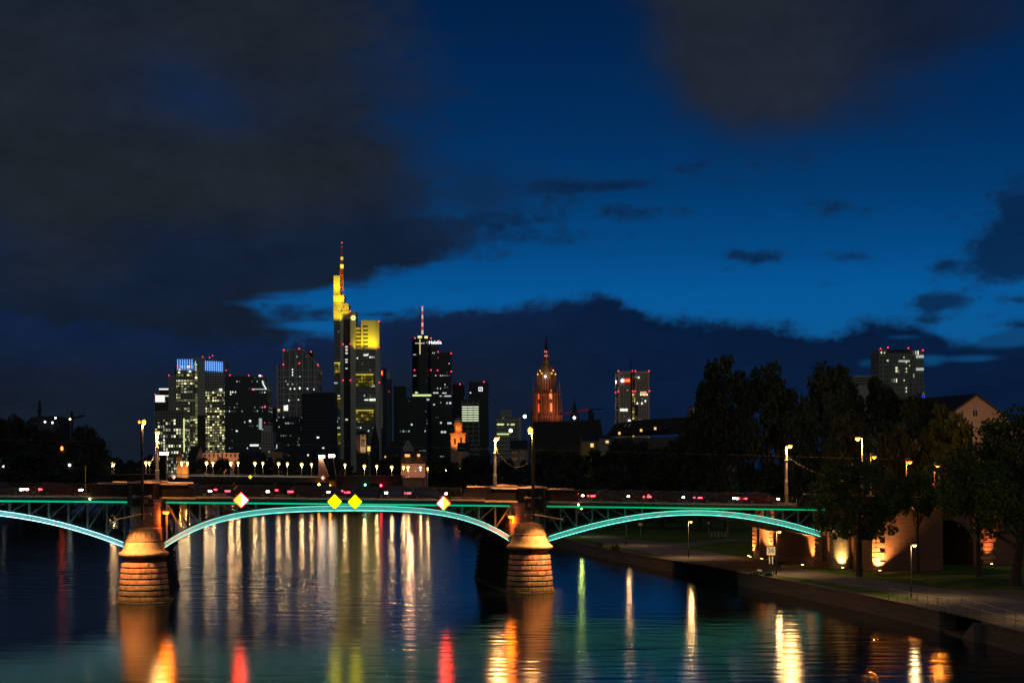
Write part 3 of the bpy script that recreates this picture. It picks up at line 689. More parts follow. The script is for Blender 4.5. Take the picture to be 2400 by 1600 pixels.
# corner quoins: river corner near, mid river face, far corner
for (t0, t1) in ((TF + .2, TF + 2.6), (TB - .6, TB + 1.2), (TE - 2.0, TE - .1)):
    for k in range(6): blk(s_f - .38, s_f - .26, t0, t1, QZ + .78 + k * .5, QZ + .78 + k * .5 + .42).build('quoin', QB, ab, bevel=.05)
for k in range(9): blk(sq - .15, sq + .8 + (.5 if k % 2 else 0), TW - .15, TW + (.5 if k % 2 else .9), QZ + .1 + k * .5, QZ + .1 + k * .5 + .44).build('quoin', QB, ab, bevel=.04)
sq2 = PB(2303, 1290, TF - .6)[0]
for k in range(9): blk(sq2 - (.4 if k % 2 else .05), sq2 + 1.2 + (.4 if k % 2 else .05), TF - .85, TF - .554, QZ + .1 + k * .5, QZ + .1 + k * .5 + .42).build('quoin', QB, ab, bevel=.04)
# rounded buttress at the corner with a cap
bc = B(PB(1969, 1300, TF - .6)[0], TF - .55, 0)
MB().lathe([(1.28, QZ - .3), (1.22, QZ + .5), (1.16, 4.9), (1.14, 5.5)], (bc.x, bc.y, 0), 32).build('round_buttress', brick('yellowish_ashlar', (.48, .37, .22), (.42, .32, .19), (.22, .17, .11), 1.1, .5), ab, smooth=True)
MB().lathe([(1.14, 5.52), (1.45, 5.62), (1.52, 5.78), (1.40, 5.95), (1.28, 6.05), (1.18, 6.3), (1.12, 6.45), (.7, 6.95), (.1, 7.15)], (bc.x, bc.y, 0), 32).build('buttress_cap', SAND, ab, smooth=True)
bf = B(s_f + .1, 23.6, 0)
MB().lathe([(1.2, QZ - .3), (1.1, 5.5), (1.5, 5.7), (1.45, 6.0), (1.1, 6.4), (.1, 7.1)], (bf.x, bf.y, 0), 24).build('round_buttress', SANDR, ab, smooth=True)
# parapet along the approach
pw = thing('approach_parapet', B(s_f + 2, TF - .6, zt0), 'dark stone parapet wall of the bridge approach behind the trees', 'wall')
sp0 = PB(1868, 1180, 2.3)[0]
MB().hexa([B(sp0, 2.2, ZD(sp0) - .16), B(SA1, 2.2, ZD(SA1) - .2), B(SA1, 2.7, ZD(SA1) - .2), B(sp0, 2.7, ZD(sp0) - .16)],
          [B(sp0 + .9, 2.2, ZR(sp0) + .02), B(SA1, 2.2, ZR(SA1) + .02), B(SA1, 2.7, ZR(SA1) + .02), B(sp0 + .9, 2.7, ZR(sp0) + .02)]).build('wall_face', PARA, pw)
MB().hexa([B(sp0 + .9, 2.1, ZR(sp0) + .024), B(SA1, 2.1, ZR(SA1) + .024), B(SA1, 2.8, ZR(SA1) + .024), B(sp0 + .9, 2.8, ZR(sp0) + .024)],
          [B(sp0 + .9, 2.1, ZR(sp0) + .13), B(SA1, 2.1, ZR(SA1) + .13), B(SA1, 2.8, ZR(SA1) + .13), B(sp0 + .9, 2.8, ZR(sp0) + .13)]).build('coping', COPING, pw)
# uplights at the foot of the walls
UPL = emis('uplight_glass', (1, .62, .2), 14)
def uplight(us, ut, aim, label, en=700, size=75, col=(1, .50, .14), face=.9):
    g = B(us, ut, QZ + .02)
    u = thing('ground_uplight', g, label, 'floodlight', 'uplights along the abutment')
    MB().lathe([(.17, 0), (.19, .04), (.19, .14), (.15, .16)], (g.x, g.y, QZ), 14).build('housing', STEELD, u)
    MB().lathe([(.14, .163), (.13, .19)], (g.x, g.y, QZ), 14).build('lens', UPL, u)
    lamp_light('SPOT', (g.x, g.y, QZ + .24), col, en, u, .06, aim, size, 1.0)
tgt = lambda s, t, z: B(s, t, z)
uplight(s_f - 1.0, TE - .4, B(s_f, TE - 1.0, 5), 'farthest small uplight glowing at the far corner of the abutment', 1600)
uplight(s_f - 1.6, 26.0, B(s_f, 24.6, 5), 'uplight in the grass beside the far rounded pier of the abutment', 1800)
uplight(s_f - 1.5, 21.6, B(s_f, 21.6, 5), 'bright uplight on the paving just left of the 36 sign', 3400)
uplight(s_f - 1.2, 7.4, B(s_f, 7.2, 5), 'bright uplight below the dark middle of the abutment river wall', 3400)
uplight(73.9, 1.0 - .35, (bc.x, bc.y, 4.5), 'uplight at the foot of the yellowish round buttress', 1500, 70, (1, .62, .22))
uplight(sq + .5, TW - .75, B(sq + 1.0, TW, 5.0), 'uplight right of the tree trunk below the brightest quoins', 4200, 100, (1, .55, .16))
uplight(sq2 + .5, TF - 1.9, B(sq2 + .6, TF - .6, 5.0), 'lone uplight by the red quoins beyond the dark vault', 1100, 50, (1, .36, .12))

# ------------------------------------------------------------------ bridge masts, floodlights, service lamps
def floodhead(mb_parent, loc, aim, en, col=(1, .60, .24), size=52):
    loc = Vector(loc); d = (Vector(aim) - loc).normalized()
    h = MB().tube([loc - d * .45, loc - d * .1, loc + d * .02], [.12, .2, .22], 12).build('floodlight_head', STEELD, mb_parent)
    MB().tube([loc + d * .022, loc + d * .03], [.19, .19], 12).build('lens', FLOODG, h)
    lamp_light('SPOT', loc + d * .15, col, en, mb_parent, .12, aim, size, .6)
def pier_mast(px, pytop, pybot, label, side, flood_px, pier_c):
    q = B(PB(px, 1200, .55)[0], .55, 0); zt = P(px, pytop, q.y).z; zb = P(px, pybot, q.y).z
    mst = thing('pier_mast', (q.x, q.y, zb), label, 'lamp post', 'dark lamp masts on the river piers')
    MB().tube([(q.x, q.y, zb), (q.x, q.y, zb + 2), (q.x, q.y, zt)], [.16, .16, .13], 14).build('pole', POLEB, mst)
    for dz in (.5, 2.2):
        br = MB(); z = zb + dz
        br.tube([q + D * -.75 + Vector((0, 0, z)), q + D * .75 + Vector((0, 0, z))], .07, 8)
        br.build('clamp_bar', POLE, mst)
        for sg in (-.75, .75): MB().ball(q + D * sg + Vector((0, 0, z)), .17).build('bar_end', POLE, mst, smooth=True)
    MB().tube([q + Vector((0, 0, zb + .4)), q + PV * 1.0 + Vector((0, 0, zb + .4))], .05, 8).build('wall_bracket', POLE, mst)
    MB().tube([q + Vector((0, 0, zb + 2.2)), q + PV * 1.0 + Vector((0, 0, zb + 2.2))], .05, 8).build('wall_bracket', POLE, mst)
    tip = q + D * side * 2.4 - PV * 4.6 + Vector((0, 0, zb + .1))
    MB().tube([q + Vector((0, 0, zb + .55)), tip], [.07, .05], 8).build('outrigger_arm', POLE, mst)
    aim = Vector((pier_c.x, pier_c.y, 3.2)) - PV * 1.5
    floodhead(mst, tip, aim, 4800, (1, .40, .11), 78)
    # lamp head on top
    h = MB().box(q.x - .28, q.x + .28, q.y - .2, q.y + .2, zt, zt + .12).build('lamp_head', STEELD, mst)
    return mst, q, zt
mL_, qL, zL = pier_mast(333.5, 985, 1217, 'tall black lamp mast standing before the left river pier', -1, None, L)
lamp = MB().ball((qL.x + .22, qL.y - .1, zL - .16), .20, 12, 8, 1.3).build('lamp_glass', SODIUM, mL_); glow((qL.x + .22, qL.y - .1, zL - .55), CSOD, 1500, mL_)
MB().ball((qL.x - .22, qL.y - .1, zL - .14), .12, 10, 6, 1.3).build('lamp_glass', ORANGE, mL_)
mR_, qR, zR = pier_mast(1249.5, 1004, 1217, 'tall black lamp mast standing before the right river pier', 1, None, Rr)
MB().ball((qR.x - .24, qR.y - .1, zR - .2), .27, 12, 8, 1.3).build('lamp_glass', SODIUM, mR_); glow((qR.x - .24, qR.y - .1, zR - .68), CSOD, 2600, mR_)
def steel_mast(px, pytop, pybot, t, label, lamp_dx, r=.17, glass=SODIUM, lr=.27, arms=True):
    s = PB(px, 1100, t)[0]; q = B(s, t, 0); zt = P(px, pytop, q.y).z; zb = ZD(s) if pybot is None else P(px, pybot, q.y).z
    mst = thing('tram_mast', (q.x, q.y, zb), label, 'lamp post', 'pale steel lamp and wire masts of the road')
    MB().tube([(q.x, q.y, zb), (q.x, q.y, zb + (zt - zb) * .38)], r * 1.25, 14).build('mast_foot', POLE, mst)
    MB().tube([(q.x, q.y, zb + (zt - zb) * .38), (q.x, q.y, zb + (zt - zb) * .75), (q.x, q.y, zt)], [r, r * .9, r * .7], 14).build('pole', POLE, mst)
    MB().lathe([(r * 1.2, -.05), (r * 1.5, 0), (r * 1.2, .06)], (q.x, q.y, zb + (zt - zb) * .38), 14).build('collar', POLE, mst)
    MB().lathe([(r * 1.1, -.05), (r * 1.4, 0), (r * 1.1, .06)], (q.x, q.y, zb + (zt - zb) * .75), 14).build('collar', POLE, mst)
    ls = q + Vector((lamp_dx, -.25, zt - .05))
    MB().tube([(q.x, q.y, zt - .1), tuple(ls + Vector((0, 0, .22)))], .05, 8).build('lamp_arm', POLE, mst)
    MB().lathe([(.34, 0), (.28, .12), (.1, .2)], (ls.x, ls.y, ls.z + .1), 14).build('lamp_hood', STEELD, mst)
    MB().ball(ls, lr, 12, 8).build('lamp_glass', glass, mst); glow(ls - Vector((0, .1, lr + .16)), CSOD, 2600, mst)
    return mst, q, zt
TS = TB - .6
m1, q1, z1 = steel_mast(368.5, 1012, None, TS, 'thick pale lamp mast behind the left pier parapet, glowing at its top', .1)
m2, q2, z2 = steel_mast(1160, 1026, None, TS, 'thick pale lamp mast behind the right pier parapet, glowing at its top', .25)
m3, q3, z3 = steel_mast(1842.5, 1044, None, TS, 'pale lamp mast at the bank end of the bridge before dark trees', .45)
m4, q4, z4 = steel_mast(2021, 1026, None, 4.4, 'thin lamp mast rising out of the promenade tree crown with wire brackets', -.55, .10, SODIUM, .27)
for zz, ex_ in ((z4 - 2.7, -3.2), (z4 - 4.2, -3.2)):
    MB().tube([(q4.x, q4.y, zz), (q4.x + ex_, q4.y, zz - .75)], .03, 6).build('wire_bracket', POLE, m4)
def orange_lamp(px, py, Y, zb, label, dx):
    q = P(px, py, Y)
    o = thing('street_lamp', (q.x + dx, q.y, zb), label, 'street lamp', 'orange street lamps on the right bank road')
    MB().tube([(q.x + dx, q.y, zb), (q.x + dx, q.y, q.z + .45)], [.09, .06], 10).build('pole', POLE, o)
    MB().tube([(q.x + dx, q.y, q.z + .42), (q.x, q.y, q.z + .3)], .04, 8).build('lamp_arm', POLE, o)
    MB().lathe([(.36, 0), (.30, .1), (.1, .2)], (q.x, q.y, q.z + .06), 12).build('lamp_hood', STEELD, o)
    MB().ball((q.x, q.y, q.z), .28, 12, 6, .8).build('lamp_glass', ORANGE, o); glow((q.x, q.y - .1, q.z - .38), COR, 900, o)
orange_lamp(2049, 1070, 203, 8.7, 'orange street lamp nearest the thin wire mast above the tree', -.45)
orange_lamp(2132.5, 1082, 208, 8.7, 'orange street lamp between the promenade tree and the traffic light', -.45)
orange_lamp(2197, 1090.5, 216, 8.7, 'rightmost orange street lamp before the gabled house', -.4)
def wire(pts, label, r=.018):
    a = [Vector(q) for q in pts]
    o = MB().tube([q - a[0] for q in a], r, 5).build('overhead_wire', mat('wire', (.10, .095, .09), .6, .2), None)
    o.location = a[0]; tag(o, label, 'wire')
def sag(a, b, d, n=10): return [Vector(a).lerp(Vector(b), k / n) - Vector((0, 0, d * 4 * (k / n) * (1 - k / n))) for k in range(n + 1)]
tw = lambda s: B(s, 12, ZD(s) + 5.4)
wire([tw(s) for s in np.linspace(SA0, s_f + 30, 30)], 'long thin tram wire running above the whole bridge')
wire(sag(q2 + Vector((0, 0, z2 - .9)), qR + Vector((0, 0, zR - 3.0)), 1.6), 'sagging span wire between the two masts at the right pier')
wire(sag(q1 + Vector((0, 0, z1 - 1.5)), qL + Vector((0, 0, zL - 4)), 1.0), 'sagging span wire between the two masts at the left pier')
wire(sag(q3 + Vector((0, 0, z3 - 1.2)), q4 + Vector((0, 0, z4 - 4.4)), 1.0), 'sagging span wire from the bank mast to the tree mast')
# sodium service lamps slung under the deck beside each pier
def pier_lamp(px, py, side, label, pc):
    t = 2.3; s, z = PB(px, py, t); q = B(s, t, z)
    o = thing('pier_lamp', q, label, 'lamp', 'orange lamps under the deck')
    MB().tube([q + Vector((0, 0, .1)), q + Vector((0, 0, ZG(s) + .1 - z))], .05, 8).build('hanger', POLE, o)
    MB().tube([q + D * -.62 + Vector((0, 0, .34)), q + D * .62 + Vector((0, 0, .34))], .05, 8).build('cross_bar', POLE, o)
    MB().box(q.x - .45, q.x + .45, q.y - .3, q.y + .3, q.z + .1, q.z + .24).build('lamp_hood', POLE, o, bevel=.03)
    MB().ball((q.x, q.y, q.z), .32, 14, 8, .42).build('lamp_glass', emis('deep_sodium_glass', (1, .25, .015), 8), o)
    lamp_light('POINT', q + Vector((0, 0, -.35)), (1, .17, .006), 620, o, .6)
pier_lamp(389, 1201, 1, 'orange sodium lamp under the deck right of the left pier', L)
pier_lamp(1198.5, 1211, -1, 'orange sodium lamp under the deck left of the right pier', Rr)
# ------------------------------------------------------------------ diamond navigation signs
YEL = emis('sign_glow_yellow', (1, .84, 0), 4.0); REDN = emis('sign_glow_red', (1, .027, .002), 60.0); WHN = emis('sign_glow_white', (1, .36, .36), 4.5)
REDHALO = emis('sign_halo_red', (1, .0, .03), 2.2)  # red halo round the split signs, put in as a glowing edge
def diamond(px, py, hw, hh, halves, label, Y=None, mats=None, group='diamond signs on the arch bridge'):
    if Y is None: s, z = PB(px, py, TF - .95); q = B(s, TF - .95, z); ax = D; out = -PV
    else: q = P(px, py, Y); ax = Vector((1, 0, 0)); out = Vector((0, -1, 0))
    w = hw * q.y / F; h = hh * q.y / F
    o = thing('navigation_sign', q, label, 'navigation sign', group)
    Z = Vector((0, 0, 1))
    fr = [q - Z * h * 1.06, q + ax * w * 1.06, q + Z * h * 1.06, q - ax * w * 1.06]
    MB().extr(fr, -out * .12).build('backing_board', BLACKP, o)
    if halves is None:
        MB().extr([q - Z * h, q + ax * w, q + Z * h, q - ax * w], out * .02).build('glowing_panel', YEL, o)
    else:
        a, b2 = halves
        MB().extr([q - Z * h, q + Z * h, q - ax * w], out * .02).build('glowing_half', a, o)
        MB().extr([q - Z * h, q + ax * w, q + Z * h], out * .021).build('glowing_half', b2, o)
        MB().extr([q - Z * h * 1.11, q + ax * w * 1.11, q + Z * h * 1.11, q - ax * w * 1.11], -out * .008 + out * .0).build('red_halo_edge', REDHALO, o) if Y is None else None
    if Y is None:
        MB().tube([q - out * .13 - Z * h * 1.35, q - out * .13 + Z * h * 1.3], .04, 6).build('mounting_post', STEELD, o)
        MB().tube([q - out * .13 + Z * .2, q - out * .75 + Z * .2], .04, 6).build('bracket', STEELD, o)
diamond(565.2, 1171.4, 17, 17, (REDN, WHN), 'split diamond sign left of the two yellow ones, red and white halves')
diamond(784.2, 1175, 16.6, 16.8, None, 'left one of the two plain yellow diamond signs at mid span')
diamond(832, 1175.3, 16.6, 16.8, None, 'right one of the two plain yellow diamond signs at mid span')
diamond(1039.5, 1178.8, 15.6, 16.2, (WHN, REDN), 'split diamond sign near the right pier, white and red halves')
# ------------------------------------------------------------------ cars waiting on the bridge
HEAD = emis('headlamp_glass', (1, .93, .8), 30); TAIL = emis('tail_lamp_glass', (1, .03, .05), 16)
GLASSD = mat('car_glass', (.02, .022, .025), .12, 0, .05, 1, spec=.6)
PAINTS = {'grey': mat('grey_car_paint', (.07, .07, .075), .3, .4, .05), 'black': mat('black_car_paint', (.015, .015, .017), .25, .2, .05), 'brown': mat('brown_car_paint', (.06, .035, .025), .3, .3, .05),
          'dark blue': mat('blue_car_paint', (.02, .04, .12), .28, .3, .05), 'red': mat('red_car_paint', (.16, .012, .012), .3, .2, .05)}
def make_car(colour, hatch):
    r = bpy.data.objects.new('parked_car', None); COL.objects.link(r); r.empty_display_size = .5
    L2 = 2.05 if hatch else 2.2
    prof = [(-L2, .35), (-L2 - .03, .62), (-L2 + .08, .88), (-L2 + (.22 if hatch else .75), .95), (-L2 + (.55 if hatch else 1.15), 1.40), (-.35, 1.47), (.35, 1.43), (1.05, .98), (1.85, .84), (2.05, .66), (2.08, .36), (1.2, .24), (-1.2, .24)]
    mb = MB(); n = len(prof); vs = []
    for w, sh in ((-.86, 1), (-.80, .99), (.80, .99), (.86, 1)):
        for x, z in prof:
            tap = 1.0 if z < .97 else .80
            inset = .97 if abs(w) > .82 else 1.0
            vs.append((x * (inset if abs(w) > .82 else 1), w * tap, z if abs(w) < .82 else .24 + (z - .24) * .985))
    fs = []
    for k in range(3):
        for i in range(n): fs.append((k * n + i, k * n + (i + 1) % n, (k + 1) * n + (i + 1) % n, (k + 1) * n + i))
    fs += [tuple(range(n - 1, -1, -1)), tuple(3 * n + i for i in range(n))]
    mb.add(vs, fs).build('body', PAINTS[colour], r, bevel=.03)
    for sgn in (-1, 1):
        y0 = .715 * sgn; pl = [(-L2 + (.5 if hatch else 1.0), 1.0), (-L2 + (.68 if hatch else 1.25), 1.34), (-.3, 1.39), (.33, 1.36), (.92, 1.0)]
        MB().extr([(x, sgn * (.845 if z < 1.05 else .70), z) for x, z in pl], (0, sgn * .012, 0)).build('side_window', GLASSD, r)
    MB().add([(1.06, -.66, 1.0), (1.06, .66, 1.0), (.44, .58, 1.42), (.44, -.58, 1.42)], [(0, 1, 2, 3)]).build('windscreen', GLASSD, r)
    for x in (-1.3, 1.32):
        for sgn in (-1, 1):
            w = MB().tube([(x, sgn * .70, .32), (x, sgn * .885, .32)], .32, 16).build('wheel', mat('tyre_rubber', (.02, .02, .02), .9), r)
            MB().tube([(x, sgn * .886, .32), (x, sgn * .90, .32)], .2, 12).build('rim', STEEL, w)
    for sgn in (-1, 1):
        MB().hexa([(1.80, sgn * .52, .62), (2.10, sgn * .52, .62), (1.98, sgn * .885, .62), (1.72, sgn * .885, .62)], [(1.80, sgn * .52, .78), (2.08, sgn * .52, .78), (1.96, sgn * .885, .78), (1.72, sgn * .885, .78)]).build('headlight', HEAD, r)
        MB().hexa([(-L2 - .05, sgn * .55, .72), (-L2 + .1, sgn * .55, .72), (-L2 + .3, sgn * .885, .72), (-L2 + .02, sgn * .885, .72)], [(-L2 - .02, sgn * .55, .86), (-L2 + .1, sgn * .55, .86), (-L2 + .3, sgn * .885, .86), (-L2 + .04, sgn * .885, .86)]).build('taillight', TAIL, r)
    return r
cars = {}
ordn = ['first', 'second', 'third', 'fourth', 'fifth', 'sixth', 'seventh', 'eighth', 'ninth', 'tenth', 'eleventh', 'twelfth']
rc = random.Random(3)
def place_car(s, t, forward, colour, hatch, label):
    k = (colour, hatch)
    if k not in cars: cars[k] = make_car(colour, hatch); c = cars[k]
    else: c = copy_tree(cars[k])
    c.location = B(s, t, ZD(s) - .15 + .004); c.scale = (1, 1, .93)
    c.rotation_euler = (0, 0, math.atan2(D.y, D.x) + (0 if forward else math.pi))
    tag(c, label, 'car', 'cars in traffic on the arch bridge')
secs = [('over the left span', -25.5, -8), ('over the middle span', 3, 33), ('over the right span', 43, 71)]
for nm, a, b2 in secs:
    for lane, t, fwd, gap in (('near', 7.2, True, 5.0), ('far', 13.6, False, 6.6)):
        s = a + rc.random() * 1.5; k = 0
        while s < b2:
            colour = rc.choice(list(PAINTS)); hatch = rc.random() < .5
            place_car(s, t, fwd, colour, hatch, f'{ordn[k]} car from the left {nm}, {colour}, {lane} lane')
            s += gap * (.95 + .35 * rc.random()); k += 1
# ------------------------------------------------------------------ park furniture on the promenade
def park_lamp(px_pole, py_lamp, px_lamp, py_base, label, lit=True, col=None):
    col = col or CPK
    g = G(px_pole, py_base, QZ); o = thing('park_lamp', g, label, 'street lamp', 'slender lamps along the promenade')
    if lit: zt = P(px_lamp, py_lamp, g.y).z
    else: zt = QZ + 4.6
    MB().tube([(g.x, g.y, QZ - .02), (g.x, g.y, QZ + 1.0)], .075, 12).build('pole_base', STEELD, o)
    MB().tube([(g.x, g.y, QZ + 1.0), (g.x, g.y, zt + .12)], [.05, .04], 10).build('pole', mat('lamp_pole_grey', (.12, .12, .12), .5, .3), o)
    x = P(px_lamp, py_lamp, g.y).x
    MB().tube([(g.x, g.y, zt + .1), (x, g.y - .05, zt + .1)], .03, 8).build('lamp_arm', STEELD, o)
    MB().lathe([(.27, 0), (.24, .06), (.1, .11)], (x, g.y - .05, zt + .06), 14).build('lamp_hood', STEELD, o)
    MB().ball((x, g.y - .05, zt), .19, 12, 6, .7).build('lamp_glass', PARKL, o)
    k_ = 1.0 if lit else .45
    glow((x, g.y - .05, zt - .27), col, 240 * k_, o, .12); lamp_light('SPOT', (x, g.y - .05, zt - .27), col, 420 * k_, o, .14, (x, g.y - .3, 0), 135, .5)
park_lamp(1613.5, 1222, 1619, 1306, 'lit park lamp under the right arch, left of the abutment')
park_lamp(1819.5, 1245.5, 1826.5, 1346, 'lit park lamp right beside the 36 sign')
park_lamp(2135.5, 1277, 2143, 1400, 'lit park lamp behind the left quay railing')
park_lamp(2462, 1318, 2470, 1452, 'park lamp just beyond the right picture edge by the leaning tree')
park_lamp(1467.5, 1200, 1474, 1278, 'park lamp whose head is hidden behind the right arch', False)
park_lamp(1356.5, 1208, 1363, 1257, 'farthest park lamp on the quay close to the right pier', False, (.62, 1, .16))
# kilometre sign 36
g = G(1807, 1342.5, QZ); zc = P(1808, 1290, g.y).z; w = .52
k36 = thing('kilometre_sign', g, 'square white sign reading 36 with a black frame on a dark post', 'sign')
MB().tube([(g.x, g.y + .06, QZ), (g.x, g.y + .06, zc + .3)], .055, 10).build('post', POLEB, k36)
MB().box(g.x - w, g.x + w, g.y - .06, g.y - .02, zc - .52, zc + .52).build('border_board', BLACKP, k36)
MB().box(g.x - w + .08, g.x + w - .08, g.y - .072, g.y - .062, zc - .44, zc + .44).build('white_board', WHITEP, k36)
text('36', 'number', .74, (g.x, g.y - .08, zc), BLACKP, k36, .004)
for dx in (-.16, .16): MB().box(g.x + dx - .05, g.x + dx + .05, g.y - .05, g.y - .03, zc - 1.35, zc - .58).build('white_bar', WHITEP, k36)
# hectometre stone with a 9
g = G(1780.5, 1344, QZ)
st9 = thing('marker_stone', g, 'small white marker stone with a 9 on the quay edge', 'marker stone')
MB().box(g.x - .22, g.x + .22, g.y - .2, g.y + .2, QZ - .1, QZ + .44).build('stone', WHITEP, st9, bevel=.05)
text('9', 'number', .36, (g.x, g.y - .212, QZ + .22), BLACKP, st9, .003)
# information board, warning triangle, thin pole, striped bollards
g = G(1501, 1262, QZ); ib = thing('notice_board', g, 'pale notice board on a thin post on the lawn under the right arch', 'sign')
zt = P(1501, 1228, g.y).z
MB().tube([(g.x, g.y, QZ), (g.x, g.y, zt + .3)], .04, 8).build('post', STEEL, ib)
MB().box(g.x - .30, g.x + .30, g.y - .07, g.y - .04, zt - .2, zt + .2).build('board', WHITEP, ib)
g = G(1661, 1258, QZ); ws = thing('warning_sign', g, 'small red and white warning triangle on a pole left of the striped bollards', 'sign'); zt = P(1661, 1224, g.y).z
MB().tube([(g.x, g.y, QZ), (g.x, g.y, zt + .3)], .035, 8).build('post', STEEL, ws)
MB().extr([(g.x - .34, g.y - .05, zt - .25), (g.x + .34, g.y - .05, zt - .25), (g.x, g.y - .05, zt + .34)], (0, .02, 0)).build('red_triangle', REDP, ws)
MB().extr([(g.x - .2, g.y - .06, zt - .17), (g.x + .2, g.y - .06, zt - .17), (g.x, g.y - .06, zt + .17)], (0, .008, 0)).build('white_centre', WHITEP, ws)
g = G(1706, 1262, QZ); pp = thing('thin_pole', g, 'thin bare pole right of the striped bollards', 'pole')
MB().tube([(g.x, g.y, QZ), (g.x, g.y, QZ + 2.3)], [.05, .04], 8).build('shaft', POLE, pp)
for k, px in enumerate((1668, 1676, 1684, 1692, 1700)):
    g = G(px, 1259, QZ); o = thing('striped_bollard', g, f'white banded bollard on the park path, {ordn[k]} from the warning triangle', 'bollard', 'row of white banded bollards')
    MB().tube([(g.x, g.y, QZ), (g.x, g.y, QZ + .95)], .075, 10).build('post', STEELD, o)
    for z in (.25, .55, .82): MB().tube([(g.x, g.y, QZ + z - .06), (g.x, g.y, QZ + z + .06)], .085, 10).build('reflective_band', WHITEP, o)
# quay railings
def quay_rail(a_px, b_px, n, label):
    a = G(*a_px, QZ + .03); b2 = G(*b_px, QZ + .03); o = thing('quay_railing', a, label, 'railing', 'railings on the quay edge')
    for k in range(n):
        q = a.lerp(b2, k / (n - 1)); MB().tube([q, q + Vector((0, 0, 1.02))], .028, 8).build('post', POLE, o)
    for h in (1.02, .52): MB().tube([a + Vector((0, 0, h)), b2 + Vector((0, 0, h))], .03, 8).build('rail', mat('galvanised_rail', (.5, .46, .40), .45, .3), o)
quay_rail((2083, 1407.5), (2223, 1437), 7, 'left low steel railing along the quay above the stair recess')
quay_rail((2254, 1433), (2440, 1487), 8, 'right low steel railing along the quay at the picture edge')
q = B(PB(200, 1100, TB)[0], TB, 0); Zp_ = lambda px, py, Y: P(px, py, Y).z; fp = thing('flag_pole', (q.x, q.y, ZD(-5)), 'thin bare grey pole behind the left span railing', 'pole'); MB().tube([(q.x, q.y, ZD(-5)), (q.x, q.y, Zp_(200, 1093, q.y))], [.05, .03], 8).build('shaft', STEEL, fp)
# ------------------------------------------------------------------ trees
class Tree: pass
def tree_mesh(seed, h, w, base, nleaf, leaf, nl=11, fork=None, lean=0):
    """trunk + limbs mesh and a crown of leaf faces gathered in clumps at the limb ends"""
    r = np.random.default_rng(seed); tb = MB(); hub = h * (fork or base * 1.05)
    tr = .028 * h
    tb.tube([(0, 0, -.2), (.05 * lean, 0, hub * .35), (lean * .4, 0, hub), (lean, 0, h * .62), (lean * 1.1, 0, h * .85)], [tr * 1.35, tr, tr * .82, tr * .45, tr * .12], 10)
    ends = []
    for k in range(nl):
        a = 2 * math.pi * (k * .618 + r.random() * .15); zz = hub + (h * .55) * (k / nl) * .8
        tt = r.uniform(.55, 1.0); ez = base * h + (h - base * h) * r.uniform(.08, .9)
        prof = math.sin(math.pi * min(.97, max(.10, ((ez - base * h) / (h - base * h)) * .80 + .14))) ** .7
        rad = w / 2 * prof * tt
        e = np.array([lean + math.cos(a) * rad, math.sin(a) * rad, max(ez, zz * .8)])
        mid = np.array([lean * .5 + math.cos(a) * rad * .45, math.sin(a) * rad * .45, zz + (e[2] - zz) * .35 + .05 * h * .2])
        tb.tube([(lean * .45, 0, zz), tuple(mid), tuple(e)], [tr * .42, tr * .25, tr * .06], 6); ends.append(e)
    nc = nl * 5; cen = list(ends)
    for k in range(nc):
        ez = r.uniform(.0, 1.0); prof = math.sin(math.pi * (ez * .80 + .14)) ** .7
        a = r.uniform(0, 2 * math.pi); rad = w / 2 * prof * math.sqrt(r.uniform(.18, 1.05))
        cen.append(np.array([lean + math.cos(a) * rad, math.sin(a) * rad, base * h + ez * (h - base * h)]))
    cen = np.array(cen); cr = r.uniform(.09, .20, len(cen)) * w * .75
    idx = r.integers(0, len(cen), nleaf); d = r.normal(size=(nleaf, 3)); d /= np.linalg.norm(d, axis=1)[:, None]
    rad = cr[idx] * r.uniform(.25, 1.08, nleaf) ** .6
    c = cen[idx] + d * rad[:, None] * np.array([1, 1, .72])
    c = c[c[:, 2] > base * h * .86]; n = len(c)
    u = r.normal(size=(n, 3)); u /= np.linalg.norm(u, axis=1)[:, None]
    v = np.cross(u, r.normal(size=(n, 3))); v /= np.linalg.norm(v, axis=1)[:, None]
    s = leaf * r.uniform(.6, 1.3, n)[:, None]; u = u * s * .5; v = v * s * .34
    vs = np.stack([c - u, c + v, c + u, c - v], 1).reshape(-1, 3)
    me = bpy.data.meshes.new('crown'); me.vertices.add(4 * n); me.vertices.foreach_set('co', vs.ravel())
    me.loops.add(4 * n); me.loops.foreach_set('vertex_index', np.arange(4 * n)); me.polygons.add(n)
    me.polygons.foreach_set('loop_start', np.arange(0, 4 * n, 4)); me.polygons.foreach_set('loop_total', np.full(n, 4)); me.update(); me.validate()
    tm = bpy.data.meshes.new('trunk'); tm.from_pydata(tb.v, [], tb.f)
    for q in tm.polygons: q.use_smooth = True
    return tm, me
VARS = [tree_mesh(11, 10, 8.2, .16, 8500, .46, 14), tree_mesh(12, 10, 7.0, .14, 8000, .44, 14), tree_mesh(13, 10, 9.5, .18, 9500, .46, 15), tree_mesh(14, 10, 6.2, .10, 7000, .42, 14), tree_mesh(15, 10, 9.0, .60, 6500, .36, 14, .40)]
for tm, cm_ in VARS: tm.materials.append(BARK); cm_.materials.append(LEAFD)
def put_tree(meshes, loc, scale, rot, label, name='tree', group=None, lm=None):
    o = thing(name, loc, label, 'tree', group); o.rotation_euler = (0, 0, rot); o.scale = scale
    for nm, me in zip(('trunk', 'crown'), meshes):
        q = bpy.data.objects.new(nm, me); COL.objects.link(q); q.parent = o
        if nm == 'crown' and lm is not None:
            q.material_slots[0].link = 'OBJECT'; q.material_slots[0].material = lm
    return o
